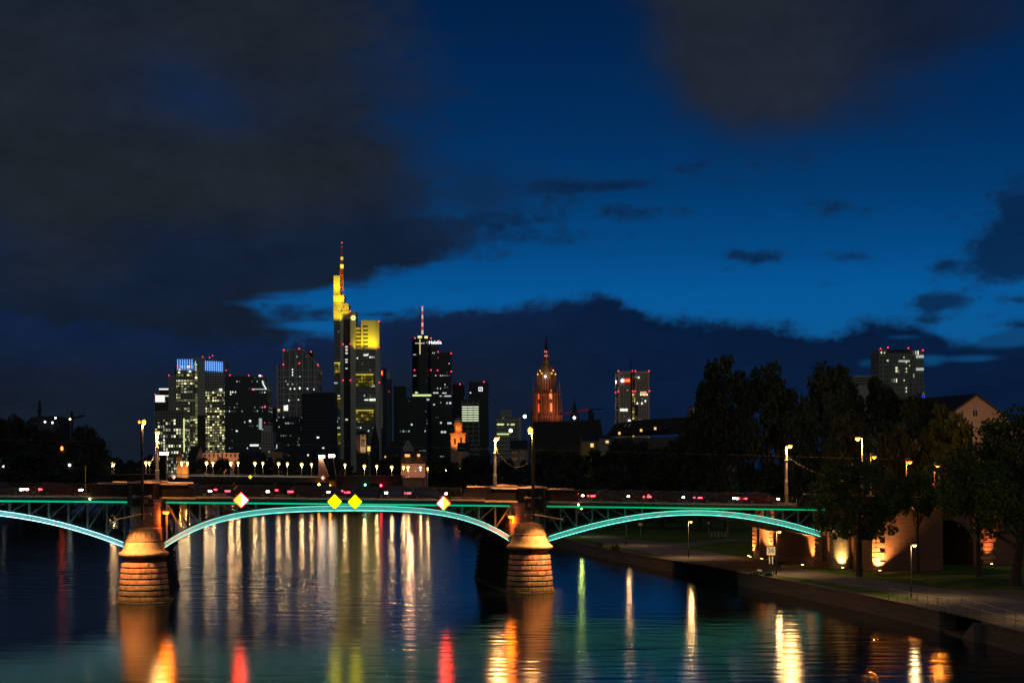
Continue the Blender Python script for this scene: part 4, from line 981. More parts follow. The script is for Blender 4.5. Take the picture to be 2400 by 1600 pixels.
def far_tree(px, pytop, wpx, Y, label, var=None, group='background trees', lm=None, zb=QZ):
    q = P(px, pytop, Y); h = q.z - zb; v = rc.randrange(4) if var is None else var
    w0 = (8.2, 7.0, 9.5, 6.2, 9.0)[v]; sxy = wpx * Y / F / w0
    return put_tree(VARS[v], (q.x, Y, zb), (sxy, sxy, h / 10.1), rc.random() * 6.28, label, group=group, lm=lm)
# promenade tree
g = G(2013.5, 1349, QZ)
TM = tree_mesh(5, 11.4, 9.6, .36, 13000, .30, 15, .31, .1); TM[0].materials.append(BARK); TM[1].materials.append(LEAF)
put_tree(TM, g, (1, 1, 1), .6, 'small promenade tree with a forked trunk before the floodlit abutment', 'promenade_tree')
# big tree at the right edge with its low boughs
g = G(2380, 1373, QZ)
TM2 = tree_mesh(8, 15.5, 15.5, .30, 15000, .36, 16, .22, -1.2); TM2[0].materials.append(BARK); TM2[1].materials.append(LEAF)
put_tree(TM2, g, (1, 1, 1), 2.1, 'large leaning tree at the right picture edge above the cobbles', 'promenade_tree')
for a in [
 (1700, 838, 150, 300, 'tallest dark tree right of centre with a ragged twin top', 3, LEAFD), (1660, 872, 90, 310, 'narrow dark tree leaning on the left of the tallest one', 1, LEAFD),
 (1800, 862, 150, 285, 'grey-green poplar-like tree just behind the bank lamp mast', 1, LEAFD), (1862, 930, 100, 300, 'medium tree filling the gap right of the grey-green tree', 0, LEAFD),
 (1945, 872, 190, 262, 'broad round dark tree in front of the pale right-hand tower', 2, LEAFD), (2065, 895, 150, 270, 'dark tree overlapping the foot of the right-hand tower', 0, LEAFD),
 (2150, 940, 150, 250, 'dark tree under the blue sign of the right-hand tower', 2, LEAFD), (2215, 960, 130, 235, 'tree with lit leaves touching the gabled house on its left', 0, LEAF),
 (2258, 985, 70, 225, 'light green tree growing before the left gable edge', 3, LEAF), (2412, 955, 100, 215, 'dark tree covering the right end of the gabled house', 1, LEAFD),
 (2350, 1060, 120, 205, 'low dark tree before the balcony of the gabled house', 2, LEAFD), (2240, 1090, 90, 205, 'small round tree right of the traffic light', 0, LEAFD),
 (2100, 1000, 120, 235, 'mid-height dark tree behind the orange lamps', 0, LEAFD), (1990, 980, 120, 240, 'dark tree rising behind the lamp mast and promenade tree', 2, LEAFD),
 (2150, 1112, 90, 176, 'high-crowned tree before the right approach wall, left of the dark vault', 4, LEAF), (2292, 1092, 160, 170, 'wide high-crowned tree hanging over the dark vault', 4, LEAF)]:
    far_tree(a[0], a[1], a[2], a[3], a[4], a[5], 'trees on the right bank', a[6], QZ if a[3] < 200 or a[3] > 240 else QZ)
for k, (px, py, w, Y, lab) in enumerate([
 (1062, 1085, 60, 520, 'dark bank tree nearest the old bridge end'), (1105, 1072, 70, 470, 'bank tree with greenish light left of the pale mast'), (1135, 1068, 80, 430, 'bank tree directly behind the pale right-pier mast'),
 (1188, 1082, 70, 420, 'dark bank tree between the two right-pier masts'), (1240, 1084, 80, 400, 'dark bank tree behind the black right-pier mast'), (1290, 1050, 90, 400, 'dark tree below the long cathedral roof'),
 (1345, 1058, 90, 390, 'dark tree left of the yellow lit house'), (1400, 1058, 100, 380, 'dark tree before the yellow lit house'), (1460, 1036, 110, 370, 'dark tree below the left end of the dormer roofs'),
 (1520, 1040, 110, 360, 'dark tree below the middle of the dormer roofs'), (1575, 1035, 110, 350, 'dark tree below the right end of the dormer roofs'), (1618, 985, 90, 345, 'conifer-like dark tree left of the tallest tree'),
 (1320, 1090, 110, 340, 'low dark tree behind the right hump parapet'), (1430, 1095, 120, 330, 'low dark tree behind the right span railing, left part'), (1550, 1090, 130, 320, 'low dark tree behind the right span railing, middle part'), (1640, 1070, 110, 310, 'low dark tree at the foot of the tallest tree')]):
    far_tree(px, py, w, Y, lab, None, 'dark trees on the far right bank')
for k, (px, py, w, Y, lab) in enumerate([
 (-10, 985, 90, 560, 'dark tree cut by the left picture edge'), (35, 982, 80, 570, 'pointed dark tree left of the domed block'), (85, 1000, 110, 560, 'large dark tree before the domed block'), (128, 1010, 90, 555, 'dark tree with the red lamp beside it'),
 (160, 1040, 90, 545, 'lower dark tree below the slewing crane'), (195, 1006, 100, 585, 'rounded tree with reddish lit leaves'), (232, 1030, 60, 575, 'right end tree with reddish leaves by the first bridge lamp'), (60, 1060, 150, 530, 'broad low tree on the left bank behind the left span'), (170, 1080, 140, 530, 'low dark tree left of the old bridge lamps')]):
    far_tree(px, py, w, Y, lab, None, 'trees on the left bank')
rt = random.Random(5)
LX = [270, 300, 345, 470, 520, 570, 620, 668, 700, 735, 800, 905, 928, 1012, 1040]
where = ['left of the gothic turret lamps', 'beside the first twin lamps', 'right of the left flood pylon', 'before the lit long building', 'under the two-slab tower', 'under the black glass tower', 'under the grid facade block', 'under the grid tower', 'left of the lit pylon', 'behind the lit pylon', 'under the yellow-crowned tower', 'right of the dark church spire', 'left of the stepped gable', 'right of the pink town house', 'left of the orange church tower']
for px, wh in zip(LX, where):
    far_tree(px, 1068 + rt.random() * 12, 50 + rt.random() * 20, 700 + rt.random() * 60, 'dark distant tree behind the old bridge, ' + wh, None, 'dark trees behind the old bridge')
# weeds growing on the quay edge
def weed(px, py, h, label, seed):
    g = G(px, py, QZ); r = np.random.default_rng(seed); mb = MB()
    for k in range(90):
        a = r.uniform(0, 6.28); l = h * r.uniform(.4, 1); b_ = g + Vector((r.normal() * .25, r.normal() * .2, 0)); tip = b_ + Vector((math.cos(a) * l * .6, math.sin(a) * l * .6, l))
        sd = Vector((-math.sin(a), math.cos(a), 0)) * .05; mid = (b_ + tip) / 2 + Vector((0, 0, l * .12))
        mb.add([b_ - sd * .4, b_ + sd * .4, mid + sd, mid - sd, tip], [(0, 1, 2, 3), (3, 2, 4)])
    o = mb.build('weed_clump', LEAF, None); off = g.copy(); o.data.transform(Matrix.Translation(-off)); o.location = off
    tag(o, label, 'plant', 'weeds on the quay')
weed(1442, 1292, 1.3, 'tall leafy weed clump on the far quay edge', 1); weed(1405, 1281, .8, 'lower weed clump left of the tall one on the quay', 2)
weed(1773, 1347, .5, 'grassy weeds around the white marker stone', 3); weed(1800, 1350, .5, 'grassy weeds at the foot of the 36 sign', 4)

# ------------------------------------------------------------------ the old stone-and-steel bridge farther down the river
YO = 590.0
X = lambda px, Y, py=1000: P(px, py, Y).x
Zp = lambda px, py, Y: P(px, py, Y).z
def bxp(mb, x0, x1, pyt, pyb, Y, depth, dy=0.0):
    zt = Zp((x0 + x1) / 2, pyt, Y); zb = QZ - 1 if pyb is None else Zp((x0 + x1) / 2, pyb, Y)
    ym = (pyt + (1100 if pyb is None else pyb)) / 2
    return mb.box(X(x0, Y, ym), X(x1, Y, ym), Y + dy, Y + dy + depth, zb, zt)
ob = thing('old_river_bridge', (X(580, YO), YO, 0), 'low dark old bridge with twin rows of lamps and tapered pylons behind the arch bridge', 'bridge')
DST = mat('dark_bridge_stone', (.045, .032, .032), .9, 0, .3, .3)
OBP = mat('old_bridge_pink_stone', (.36, .19, .14), .85, 0, .2, .5)
bxp(MB(), 150, 373.4, 1112, 1160, YO, 19).build('stone_wing', DST, ob)
bxp(MB(), 150, 373.4, 1110.6, 1112, YO, .8, -.2).build('coping', COPING, ob)
bxp(MB(), 373.6, 771, 1118.2, 1130.5, YO, 19, .05).build('steel_girder', mat('old_bridge_girder', (.05, .045, .05), .6, .2, .2, .5), ob)
mb = MB(); zr_ = Zp(570, 1111.5, YO)
rl = MB().tube([P(395, 1110.8, YO + .2), P(570, 1112.2, YO + .2), P(768, 1115.2, YO + .2)], .13, 6).build('railing', mat('pale_rail', (.22, .20, .18), .5, .3), ob)
for k in range(60):
    px = 395 + k * 6.3; y = np.interp(px, [395, 570, 768], [1110.8, 1112.2, 1115.2]); q = P(px, y, YO + .2)
    MB().tube([q, q - Vector((0, 0, 1.0))], .05, 5).build('railing_post', POLE, rl)
MB().tube([P(395, 1113.6, YO + .15), P(570, 1115, YO + .15), P(768, 1117.6, YO + .15)], .10, 6).build('lit_rail_line', emis('rail_glow', (1, .85, .68), .22, False), ob)  # lamplight on the railing, put in as a faintly glowing tube
bxp(MB(), 374, 394, 1118, 1200, YO, 21, -1).build('river_pier', DST, ob)
bxp(MB(), 771.4, 790, 1118, 1200, YO, 21, -1).build('river_pier', DST, ob)
# right stone section with one arch opening
mb = MB(); xa, xb, xc, xd = (X(q, YO, 1130) for q in (790.4, 840, 907, 944)); ztop = Zp(870, 1115, YO); zc_ = Zp(873, 1131.5, YO)
mb.box(xa, xb, YO, YO + 19, -1, ztop); mb.build('stone_span', DST, ob)
MB().box(xc, xd, YO, YO + 19, -1, ztop).build('stone_span', DST, ob)
mb = MB(); vs = []; n = 14
for k in range(n + 1):
    a = math.pi * k / n; xx = xb + (xc - xb) * (1 - math.cos(a)) / 2; z = 4.5 + (zc_ - 4.5) * math.sin(a)
    vs += [(xx, YO, z), (xx, YO + 19, z), (xx, YO + 19, ztop), (xx, YO, ztop)]
fs = []
for k in range(n):
    o = 4 * k; fs += [(o, o + 1, o + 5, o + 4), (o + 3, o + 7, o + 6, o + 2), (o, o + 4, o + 7, o + 3), (o + 1, o + 2, o + 6, o + 5)]
mb.add(vs, fs).build('arch_vault', DST, ob)
bxp(MB(), 790, 946, 1113.8, 1115, YO, .9, -.25).build('coping', mat('dim_coping', (.22, .17, .15), .9), ob)
bxp(MB(), 944.2, 990, 1120, None, YO, 19, -.3).build('bridge_end_block', OBP, ob)
bxp(MB(), 942, 992, 1117.5, 1120, YO, 19.5, -.8).build('coping', COPING, ob)
FLO = emis('pylon_flood_glass', (1, .80, .52), 26)
def pylon(x0b, x1b, x0t, x1t, yt, yb, m, dy):
    z0, z1 = Zp(x0b, yb, YO), Zp(x0b, yt, YO); f = lambda q: X(q, YO, 1090)
    MB().hexa([(f(x0b), YO + dy, z0), (f(x1b), YO + dy, z0), (f(x1b), YO + dy + 2.2, z0), (f(x0b), YO + dy + 2.2, z0)], [(f(x0t), YO + dy, z1), (f(x1t), YO + dy, z1), (f(x1t), YO + dy + 2.2, z1), (f(x0t), YO + dy + 2.2, z1)]).build('pylon', m, ob)
pylon(747, 770.4, 747.5, 756, 1073.5, 1116, OBP, -1.2)
pylon(773, 791, 773, 783, 1074, 1125, mat('unlit_pylon', (.02, .016, .018), .8), -3.6)  # unlit pylons: their darkness is put into the stone colour
pylon(373.5, 394, 380, 394, 1067, 1125, mat('unlit_pylon', (.02, .016, .018), .8), -3.6)
for px, py, w in ((754, 1069.5, 6.5), (777.3, 1068, 6.8), (384.5, 1062.5, 9)):
    q = P(px, py, YO - 1.8)
    MB().box(q.x - w * .147, q.x + w * .147, q.y - .5, q.y + .5, q.z - .42, q.z + .42).build('floodlight_box', FLO, ob)
    MB().tube([(q.x - w * .12, q.y + .2, q.z - .4), (q.x - w * .12, q.y + .2, q.z - 7.5)], .1, 8).build('floodlight_mast', POLE, ob)
ORN = emis('orange_pier_lamp', (1, .30, .03), 45)
for px, py, mm in ((747.5, 1135, ORN), (773.5, 1138.5, ORN), (893, 1137, emis('signal_red', (1, .02, .04), 26)), (856, 1135.5, emis('signal_green', (.1, 1, .5), 8))):
    MB().ball(P(px, py, YO - 2), .38, 10, 6).build('navigation_lamp', mm, ob)
pairs = [((262.5, 1086.4), (266.5, 1086.6)), ((341.8, 1084), (350, 1084)), ((425.7, 1084.5), (439, 1084.3)), ((484, 1084.4), (499, 1084.4)), ((541, 1084.6), (558, 1084.4)), ((597.5, 1085.4), (616, 1085)), ((653, 1086.4), (673.6, 1086.2)), ((707, 1088), (730, 1087.8)),
         (None, (808.6, 1089)), ((854, 1092), (883, 1092)), ((918, 1094.5), (945.7, 1094)), ((956.4, 1095), (985.6, 1095.3))]
spots = ['at its far left end', 'right of the left pier mast', 'by the gothic turret', 'second right of the turret', 'third right of the turret', 'under the black glass tower', 'third left of the lit pylon', 'next left of the lit pylon', 'next right of the unlit pylon', 'second right of the unlit pylon', 'third right of the unlit pylon', 'at its right end block']
for (pa, pb), wh in zip(pairs, spots):
    for q, row, Y in ((pa, 'near', YO + .6), (pb, 'far', YO + 17)):
        if q is None: continue
        c_ = P(q[0], q[1], Y); zb = Zp(q[0], 1117, Y)
        o = thing('globe_lamp', (c_.x, c_.y, zb), f'{row}-side globe lamp of the old bridge, {wh}', 'street lamp', 'globe lamps along the old bridge')
        MB().tube([(c_.x, c_.y, zb), (c_.x, c_.y, c_.z)], [.10, .06], 6).build('pole', POLE, o)
        MB().ball(c_, .56 if row == 'near' else .48, 10, 6).build('globe', SODIUMF, o); glow(c_ - Vector((0, .2, .8)), CFAR, 700 if row == 'near' else 560, o, .2)
for px, py, wh in ((1002, 1097, 'first'), (1045.6, 1098, 'second'), (1078, 1098.4, 'third')):
    c_ = P(px, py, 560); o = thing('bank_lamp', (c_.x, c_.y, QZ), f'small white lamp among the bank trees, {wh} right of the old bridge', 'street lamp', 'lamps among the bank trees')
    MB().tube([(c_.x, c_.y, QZ), c_], .08, 6).build('pole', POLE, o); MB().ball(c_, .32, 10, 6).build('globe', SODIUMF, o); glow(c_ - Vector((0, .2, .5)), CFAR, 400, o, .2)
SPL = (emis('small_sign_red', (1, .25, .12), 1.2, False), emis('small_sign_white', (1, .9, .75), 1.3, False)); YELS = emis('small_sign_yellow', (1, .72, .05), 1.2, False)
diamond(407, 1117.5, 5, 5, SPL, 'small split diamond sign at the left end of the old bridge girder', YO - .8, None, 'small diamond signs on the old bridge')
o_ = YEL; YEL = YELS
diamond(586.5, 1117, 5, 5, None, 'small yellow diamond sign in the middle of the old bridge girder', YO - .8, None, 'small diamond signs on the old bridge')
YEL = o_
diamond(757.5, 1119.3, 5, 5, SPL[::-1], 'small split diamond sign beside the lit pylon of the old bridge', YO - 3.2, None, 'small diamond signs on the old bridge')

# ------------------------------------------------------------------ skyline
GREY = mat('grey_cladding', (.30, .31, .30), .6, 0, .08, .05); GREYD = mat('dark_cladding', (.030, .036, .046), .5, 0, .15, .05); CONC = mat('light_cladding', (.46, .46, .43), .7, 0, .06, .05)
def bld(name, px, Y, label, cat='skyscraper'): return thing(name, (X(px, Y), Y, QZ), label, cat)
def reds(root, pts, Y, r=2.1):
    r *= .8
    for px, py in pts: MB().ball(P(px, py, Y - .8), r / F * Y, 8, 6).build('warning_light', REDLS, root)
REDLS = emis('red_beacon', (1, .035, .09), 2.6, False)
def panel(root, name, x0, x1, yt, yb, Y, m, dy=-.6, d=.5): return bxp(MB(), x0, x1, yt, yb, Y, d, dy).build(name, m, root)
# 1 small left tower with the white light panel
Y = 2300; r = bld('glass_tower', 385, Y, 'small dark tower with a glowing white panel, leftmost of the skyline')
bxp(MB(), 363.5, 408, 925, None, Y, 40).build('shaft', facade('fac_a', (.03, .04, .045), (.03, .045, .05), 3, 3.6, .7, .5, .02, .12, 6, (1, .9, .6), 1.2), r)
bxp(MB(), 372, 400, 910, 925, Y, 30, 6).build('upper_block', GREYD, r)
WHP = emis('white_light_panel', (1, .97, .9), 1.2, False)
for k in range(9): panel(r, 'light_bar', 364.2 + k * 2.5, 366.0 + k * 2.5, 925.6, 942, Y, WHP)
panel(r, 'light_line', 371, 395.5, 909.6, 912.6, Y, WHP, 5); panel(r, 'light_line', 387, 396, 926, 929, Y, emis('dim_white', (.9, .95, .85), .7, False))
MB().lathe([(.01, -.3), (3.2, -.3), (3.2, .3), (.01, .3)], (0, 0, 0), 20).v
lg = MB(); lg.lathe([(2.9, -.3), (2.9, .3)], (0, 0, 0), 20); c_ = P(388, 975.5, Y - 1); lg.v = [(c_.x + x, c_.y + z, c_.z + y * 1.6) for x, y, z in lg.v]; lg.build('oval_logo', emis('blue_logo', (.15, .55, 1), 1.3, False), r)
reds(r, [(363.3, 924), (363.5, 969.5)], Y, 1.5)
# 2 grey tower behind
Y = 2150; r = bld('grey_tower', 405, Y, 'plain grey tower directly behind the blue-crowned two-slab tower')
bxp(MB(), 395, 425, 880, None, Y, 40).build('shaft', GREY, r); bxp(MB(), 408, 420, 859, 880, Y, 30, 4).build('upper_block', GREYD, r); reds(r, [(395.8, 879), (417, 858)], Y, 1.7)
# 3 two-slab tower with blue light bars
Y = 1800; r = bld('twin_slab_tower', 470, Y, 'two-slab tower with blue light bars on top and rows of lit windows')
FL = facade('fac_c', (.42, .42, .37), (.03, .035, .035), 3.2, 2.95, .74, .58, .30, .35, 3.0, (1, .96, .48), 1.15, .5, 1.0)
FR = facade('fac_d', (.44, .44, .40), (.03, .035, .035), 2.55, 2.82, .72, .62, .80, .6, 1.4, (1, .95, .42), 1.1, .5, 2.0, -1e6, 98)
bxp(MB(), 414, 456, 841.5, None, Y, 30).build('left_slab', FL, r)
bxp(MB(), 455.2, 464, 868, None, Y, 28, 1.5).build('stair_shaft', facade('fac_e', (.12, .12, .06), (.3, .3, .15), 4, 2.95, .86, .8, 1, 1, 1, (.95, 1, .38), .95, .5, 3.0), r)
bxp(MB(), 463.8, 482.2, 838, None, Y, 34, -2).build('core', mat('twin_slab_core', (.42, .42, .38), .7, 0, .06, .05), r)
bxp(MB(), 464, 482, 973, None, Y, 1, -3.4).build('core_base', GREYD, r)
bxp(MB(), 482.4, 526, 845, None, Y, 32, -.5).build('right_slab', FR, r)
bxp(MB(), 447, 466, 836, 842, Y, 20, 8).build('plant_room', GREY, r); bxp(MB(), 474, 508, 839, 846, Y, 20, 8).build('plant_room', GREY, r)
BLB = emis('blue_light_bar', (.12, .36, 1.0), 1.9, False)
for k in range(7): panel(r, 'light_bar', 416.3 + k * 5.55, 417.6 + k * 5.55, 842, 865, Y, BLB, -1.2)
panel(r, 'light_bar', 457.6, 458.9, 845, 867, Y, BLB, .2)
for k in range(10): panel(r, 'light_bar', 481.6 + k * 4.32, 482.8 + k * 4.32, 845.5 + k * .32, 868.5 + k * .28, Y, BLB, -2.0)
bxp(MB(), 386, 454, 966, None, Y, 30, -50).build('front_block', facade('fac_f', (.30, .30, .28), (.03, .04, .035), 2.7, 3.3, .62, .7, .25, .25, 3, (1, .98, .62), 1.2, .5, 4.0, -1e6, 66), r)
panel(r, 'lit_stair', 451.6, 454, 984, 1060, Y, emis('stair_yellow', (.95, 1, .35), 1.0, False), -50.6)
panel(r, 'corner_window', 514.5, 521, 911, 916, Y, COOLW, -1.3); panel(r, 'corner_window', 444, 448, 868, 872, Y, COOLW, -.9)
reds(r, [(475, 836.2), (491, 837.8), (498, 833.6), (416.5, 858), (530, 867.5)], Y, 1.7)
# 4 black glass tower with a slanted lit edge
Y = 1750; r = bld('black_glass_tower', 575, Y, 'black glass tower with a bright zigzag line on its slanted right edge')
zt = Zp(570, 881, Y); mb = MB(); f = lambda px: X(px, Y, 950)
fr = [(f(526.5), Y, QZ), (f(629), Y, QZ), (f(626.5), Y, Zp(626, 911, Y)), (f(615), Y, Zp(615, 893, Y)), (f(614.5), Y, zt), (f(526.5), Y, zt)]
mb.extr(fr, (0, 38, 0)).build('shaft', facade('fac_g', (.030, .042, .052), (.014, .022, .03), 2.6, 3.8, .42, .34, .07, .12, 4, (.75, .95, .9), .8, .25, 6.0), r)
WL = emis('cool_line', (.85, 1, .88), .95, False)
MB().tube([P(615, 892, Y - .5), P(617.5, 901, Y - .5), P(619, 903, Y - .5), P(624, 912, Y - .5)], .75, 6).build('light_line', WL, r)
MB().tube([P(590, 911.5, Y - .5), P(625, 911.8, Y - .5)], .5, 6).build('light_line', emis('cool_line_dim', (.8, 1, .9), .5, False), r)
panel(r, 'lit_lobby', 586, 606, 1041, 1045, Y, COOLW); 
for (a, b2, c2, d2) in ((584, 588.5, 984, 988), (553, 557, 1008, 1011), (539.5, 542, 917, 920), (544.5, 547, 917, 920), (551, 553, 917, 920), (539.5, 542, 922.5, 925), (607, 614, 980, 1006)): panel(r, 'lit_window', a, b2, c2, d2, Y, COOLW if b2 - a < 5 else emis('dim_cool', (.8, 1, .95), .35, False))
reds(r, [(539, 879), (583, 879.5), (614, 881), (594, 913), (621, 952)], Y, 2.0); MB().ball(P(609, 880, Y - 1), .8, 8, 6).build('roof_light', WHITEL, r)
# 5 chimney block with the red and white beacon
Y = 1820; r = bld('chimney_tower', 634, Y, 'narrow dark block carrying a red beacon on a white lamp')
bxp(MB(), 626, 642, 954, None, Y, 20).build('shaft', mat('brown_block', (.06, .05, .045), .8), r)
panel(r, 'white_lamp_box', 630, 636.5, 948.5, 953.8, Y, emis('warm_white_box', (1, .9, .7), 1.3, False)); panel(r, 'red_beacon_column', 631.4, 635.2, 939, 948.3, Y, emis('red_orange_beacon', (1, .12, .05), 3.5, False))
Y = 1500; r = bld('pale_grid_block', 626, Y, 'small pale block with a regular grid of dark windows', 'building')
bxp(MB(), 611.5, 640, 1011, None, Y, 20).build('shaft', facade('fac_h', (.46, .42, .40), (.02, .02, .025), 2.3, 2.35, .5, .6, .03, 0, 1, (1, .9, .6), .6, .8, 7.0), r); bxp(MB(), 616, 634, 996, 1010.8, Y, 12, 4).build('roof_block', CONC, r)
reds(r, [(620, 990.5)], Y, 1.5)
# 6 grid tower
Y = 1900; r = bld('grid_tower', 698, Y, 'dark tower with a pale line grid and a roof sloping down to the right'); f = lambda px: X(px, Y, 900)
GT = mat('grid_tower_glass', (.02, .024, .03), .3, 0, .1, .1); GL = mat('grid_tower_lines', (.60, .60, .64), .6, 0, .05, .1)
fr = [(f(649.5), QZ), (f(745.5), QZ), (f(745.5), Zp(745, 855, Y)), (f(710), Zp(709, 819, Y)), (f(664.5), Zp(664, 819.5, Y)), (f(664.5), Zp(664, 855, Y)), (f(649.5), Zp(650, 856, Y))]
MB().extr([(x, Y, z) for x, z in fr], (0, 36, 0)).build('shaft', facade('fac_i', (.018, .024, .034), (.018, .024, .034), 2.6, 3.4, .6, .5, .012, .08, 6, (1, .95, .8), .9, .3, 8.0), r)
bxp(MB(), 715, 730.5, 824, 850, Y, 20, 10).build('upper_block', GREYD, r)
mb = MB()
def gtop(px): return float(np.interp(px, [649, 664.3, 664.5, 710, 745.5], [856, 856, 819.5, 819, 855]))
for k in range(27):
    px = 650 + k * 3.67
    rr_ = .22 if k % 4 else .45
    MB().box(f(px) - rr_, f(px) + rr_, Y - .5, Y - .02, Zp(px, 978, Y), Zp(px, gtop(px), Y)).build('facade_fin', GL, r)
for k, py in enumerate((867, 882.5, 895, 908.5, 922.5, 936.5, 950, 963.5, 977)): MB().box(f(649.5), f(745.5), Y - .6, Y - .03, Zp(700, py, Y) - .3, Zp(700, py, Y) + .3).build('facade_band', GL, r)
MB().tube([P(710, 819, Y - .3), P(745.5, 855, Y - .3)], .5, 6).build('roof_edge', GL, r); MB().tube([P(664.5, 819.5, Y - .3), P(710, 818.6, Y - .3)], .5, 6).build('roof_edge', GL, r)
for (a, b2, c2, d2) in ((665.5, 667.5, 950, 962), (668.3, 670.2, 950, 962), (671, 675, 949, 962), (651, 653, 958, 963), (654, 656, 958, 963), (684.5, 687, 864, 867), (684.5, 687, 870.5, 873.5), (684.5, 687, 877, 880), (702, 704, 881, 883), (701, 704.5, 907, 912), (719.5, 722, 909, 912.5), (679.5, 682, 909.5, 912.5), (689, 692, 909.5, 912.5), (735, 737, 911, 914), (676, 678, 936, 940), (698.5, 700.5, 935, 938)): panel(r, 'lit_window', a, b2, c2, d2, Y, COOLW if a > 660 else WARMW, -.75, .2)
bxp(MB(), 638, 708, 978.3, None, Y, 30, -30).build('base_block', facade('fac_j', (.035, .04, .045), (.03, .045, .05), 2.6, 3.4, .6, .5, .10, .15, 3, (.8, 1, .95), .75, .5, 9.0), r)
panel(r, 'round_logo', 654, 658, 1042, 1051, Y, emis('logo_white', (.9, .97, 1), 1.3, False), -31); panel(r, 'lit_shop', 652.5, 660, 1055.5, 1061, Y, COOLW, -31)
reds(r, [(665.3, 820), (701, 816.8), (728.8, 824), (664, 854), (701.5, 850.8), (745.3, 854.5)], Y, 2.1)
# 7 dark slab
Y = 1720; r = bld('dark_slab_block', 745, Y, 'wide unlit dark slab block between the grid tower and the yellow-crowned tower', 'building')
bxp(MB(), 707.5, 781.5, 921, None, Y, 40).build('shaft', facade('fac_k', (.024, .03, .04), (.012, .016, .024), 60, 3.3, 1.0, .5, .0, .0, 1, (1, .9, .6), .6, .6, 10.0), r); bxp(MB(), 732, 781, 918.5, 921, Y, 20, 8).build('roof_block', GREYD, r)
for (a, b2, c2, d2) in ((742.5, 748, 1023, 1026.5), (755.5, 760, 1048, 1050.5), (706.5, 708.5, 1050, 1056)): panel(r, 'lit_window', a, b2, c2, d2, Y, COOLW)
# 8 the tall tower with yellow floodlit crown
Y = 2000; r = bld('yellow_crowned_tower', 836, Y, 'tallest tower with a yellow floodlit crown, red lattice mast and sky gardens')
CW = mat('tower_pale_cladding', (.55, .55, .51), .6, 0, .05, .05)
LW = facade('fac_l', (.26, .29, .27), (.10, .12, .12), 2.3, 3.75, .7, .5, .035, .12, 4, (.9, 1, .9), .8, .4, 11.0)
bxp(MB(), 783, 800, 750, None, Y, 40, 2).build('left_wing', LW, r); bxp(MB(), 798.5, 806, 731, None, Y, 30, -4).build('left_pilaster', CW, r)
bxp(MB(), 806, 822.2, 731, None, Y, 30, -2).build('lift_core', facade('fac_m', (.04, .042, .042), (.02, .02, .022), 9, 3.75, .5, .5, .0, .0, 1, (1, .9, .7), .7, .5, 12.0), r); bxp(MB(), 822.2, 834, 729.4, None, Y, 30, -4).build('right_pilaster', CW, r)
bxp(MB(), 798.5, 834, 729.4, 748, Y, 28, -3.7).build('core_head', mat('core_head_grey', (.28, .28, .26), .6), r)
bxp(MB(), 833.8, 881, 818, None, Y, 40, 2).build('right_wing', LW, r); bxp(MB(), 880.4, 890, 751, None, Y, 30, -2).build('end_pilaster', CW, r)
YW = mat('yellow_lit_cladding', (.62, .60, .50), .6, 0, .05, .05)
YWF = facade('fac_n', (.62, .60, .50), (.05, .05, .04), 40, 4.6, 1.0, .45, 0, 0, 1, (1, 1, 1), 0, .6, 13.0)
cr = bxp(MB(), 781, 798.3, 710.5, 756, Y, 30, 3).build('lower_crown', YW, r); bxp(MB(), 781, 816.4, 710, 729.3, Y, 26, 2.5).build('lower_crown', YW, r)
bxp(MB(), 780.5, 805.6, 690, 709.8, Y, 22, 4).build('upper_crown', YW, r); bxp(MB(), 780.8, 796, 644.5, 689.8, Y, 20, 5).build('upper_crown', YW, r)
bxp(MB(), 846.5, 880.2, 750.5, 821, Y, 32, 0).build('right_crown', YW, r); bxp(MB(), 833.8, 846.3, 764.5, 820, Y, 30, 2.2).build('right_crown_windows', YWF, r)
bxp(MB(), 851, 862.5, 764, 816, Y, .5, -.3).build('crown_window_column', YWF, r)
lat = mat('red_lattice_paint', (.55, .10, .05), .6, 0, .1)
mast = MB(); Ym = Y + 6
mp_ = [(690, 795.6, 805.5), (673, 796, 804.6), (655, 796.3, 803.8), (644, 796.6, 803.5), (630, 797.8, 803.2), (618, 798.8, 803.2), (600, 799.6, 803)]
for (ya, xa_, xb_), (yb, xc_, xd_) in zip(mp_[:-1], mp_[1:]):
    for A_, B_ in (((xa_, ya), (xc_, yb)), ((xb_, ya), (xd_, yb)), ((xa_, ya), (xd_, yb)), ((xa_, ya), (xb_, ya))):
        mast.tube([P(A_[0], A_[1], Ym), P(B_[0], B_[1], Ym)], .55, 5)
mast.build('lattice_mast', lat, r)
MB().tube([P(801.2, 602, Ym), P(801.4, 570, Ym)], [.8, .35], 8).build('antenna_spike', lat, r)
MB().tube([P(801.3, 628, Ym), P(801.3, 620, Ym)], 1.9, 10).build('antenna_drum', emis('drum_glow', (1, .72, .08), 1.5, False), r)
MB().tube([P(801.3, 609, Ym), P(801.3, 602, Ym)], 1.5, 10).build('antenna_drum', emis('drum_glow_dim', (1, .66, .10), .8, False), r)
MB().tube([P(801, 579, Ym), P(801, 577.5, Ym)], 1.3, 10).build('antenna_collar', CW, r)
YL = (1, .70, .008)
for tx, ty, (ax, ay), en, off in ((789, 758, (789, 715), .6, 11), (812, 731, (808, 716), .35, 14), (793, 712, (793, 690), .55, 11), (788, 692, (788, 650), .8, 11), (863, 826, (863, 765), .8, 14), (876, 826, (874, 770), .55, 11), (840, 824, (840, 780), .4, 11), (800, 690, (800, 640), .35, 15)):
    q = P(tx, ty, Y - off); lamp_light('SPOT', q, YL, 4.2e4 * en, r, 1.0, P(ax, ay, Y + 3), 85, .9)
SKYG = facade('fac_o', (.16, .13, .02), (.35, .30, .04), 3.0, 4.0, .8, .75, 1, 1, 1, (1, .78, .06), .30, .4, 14.0)
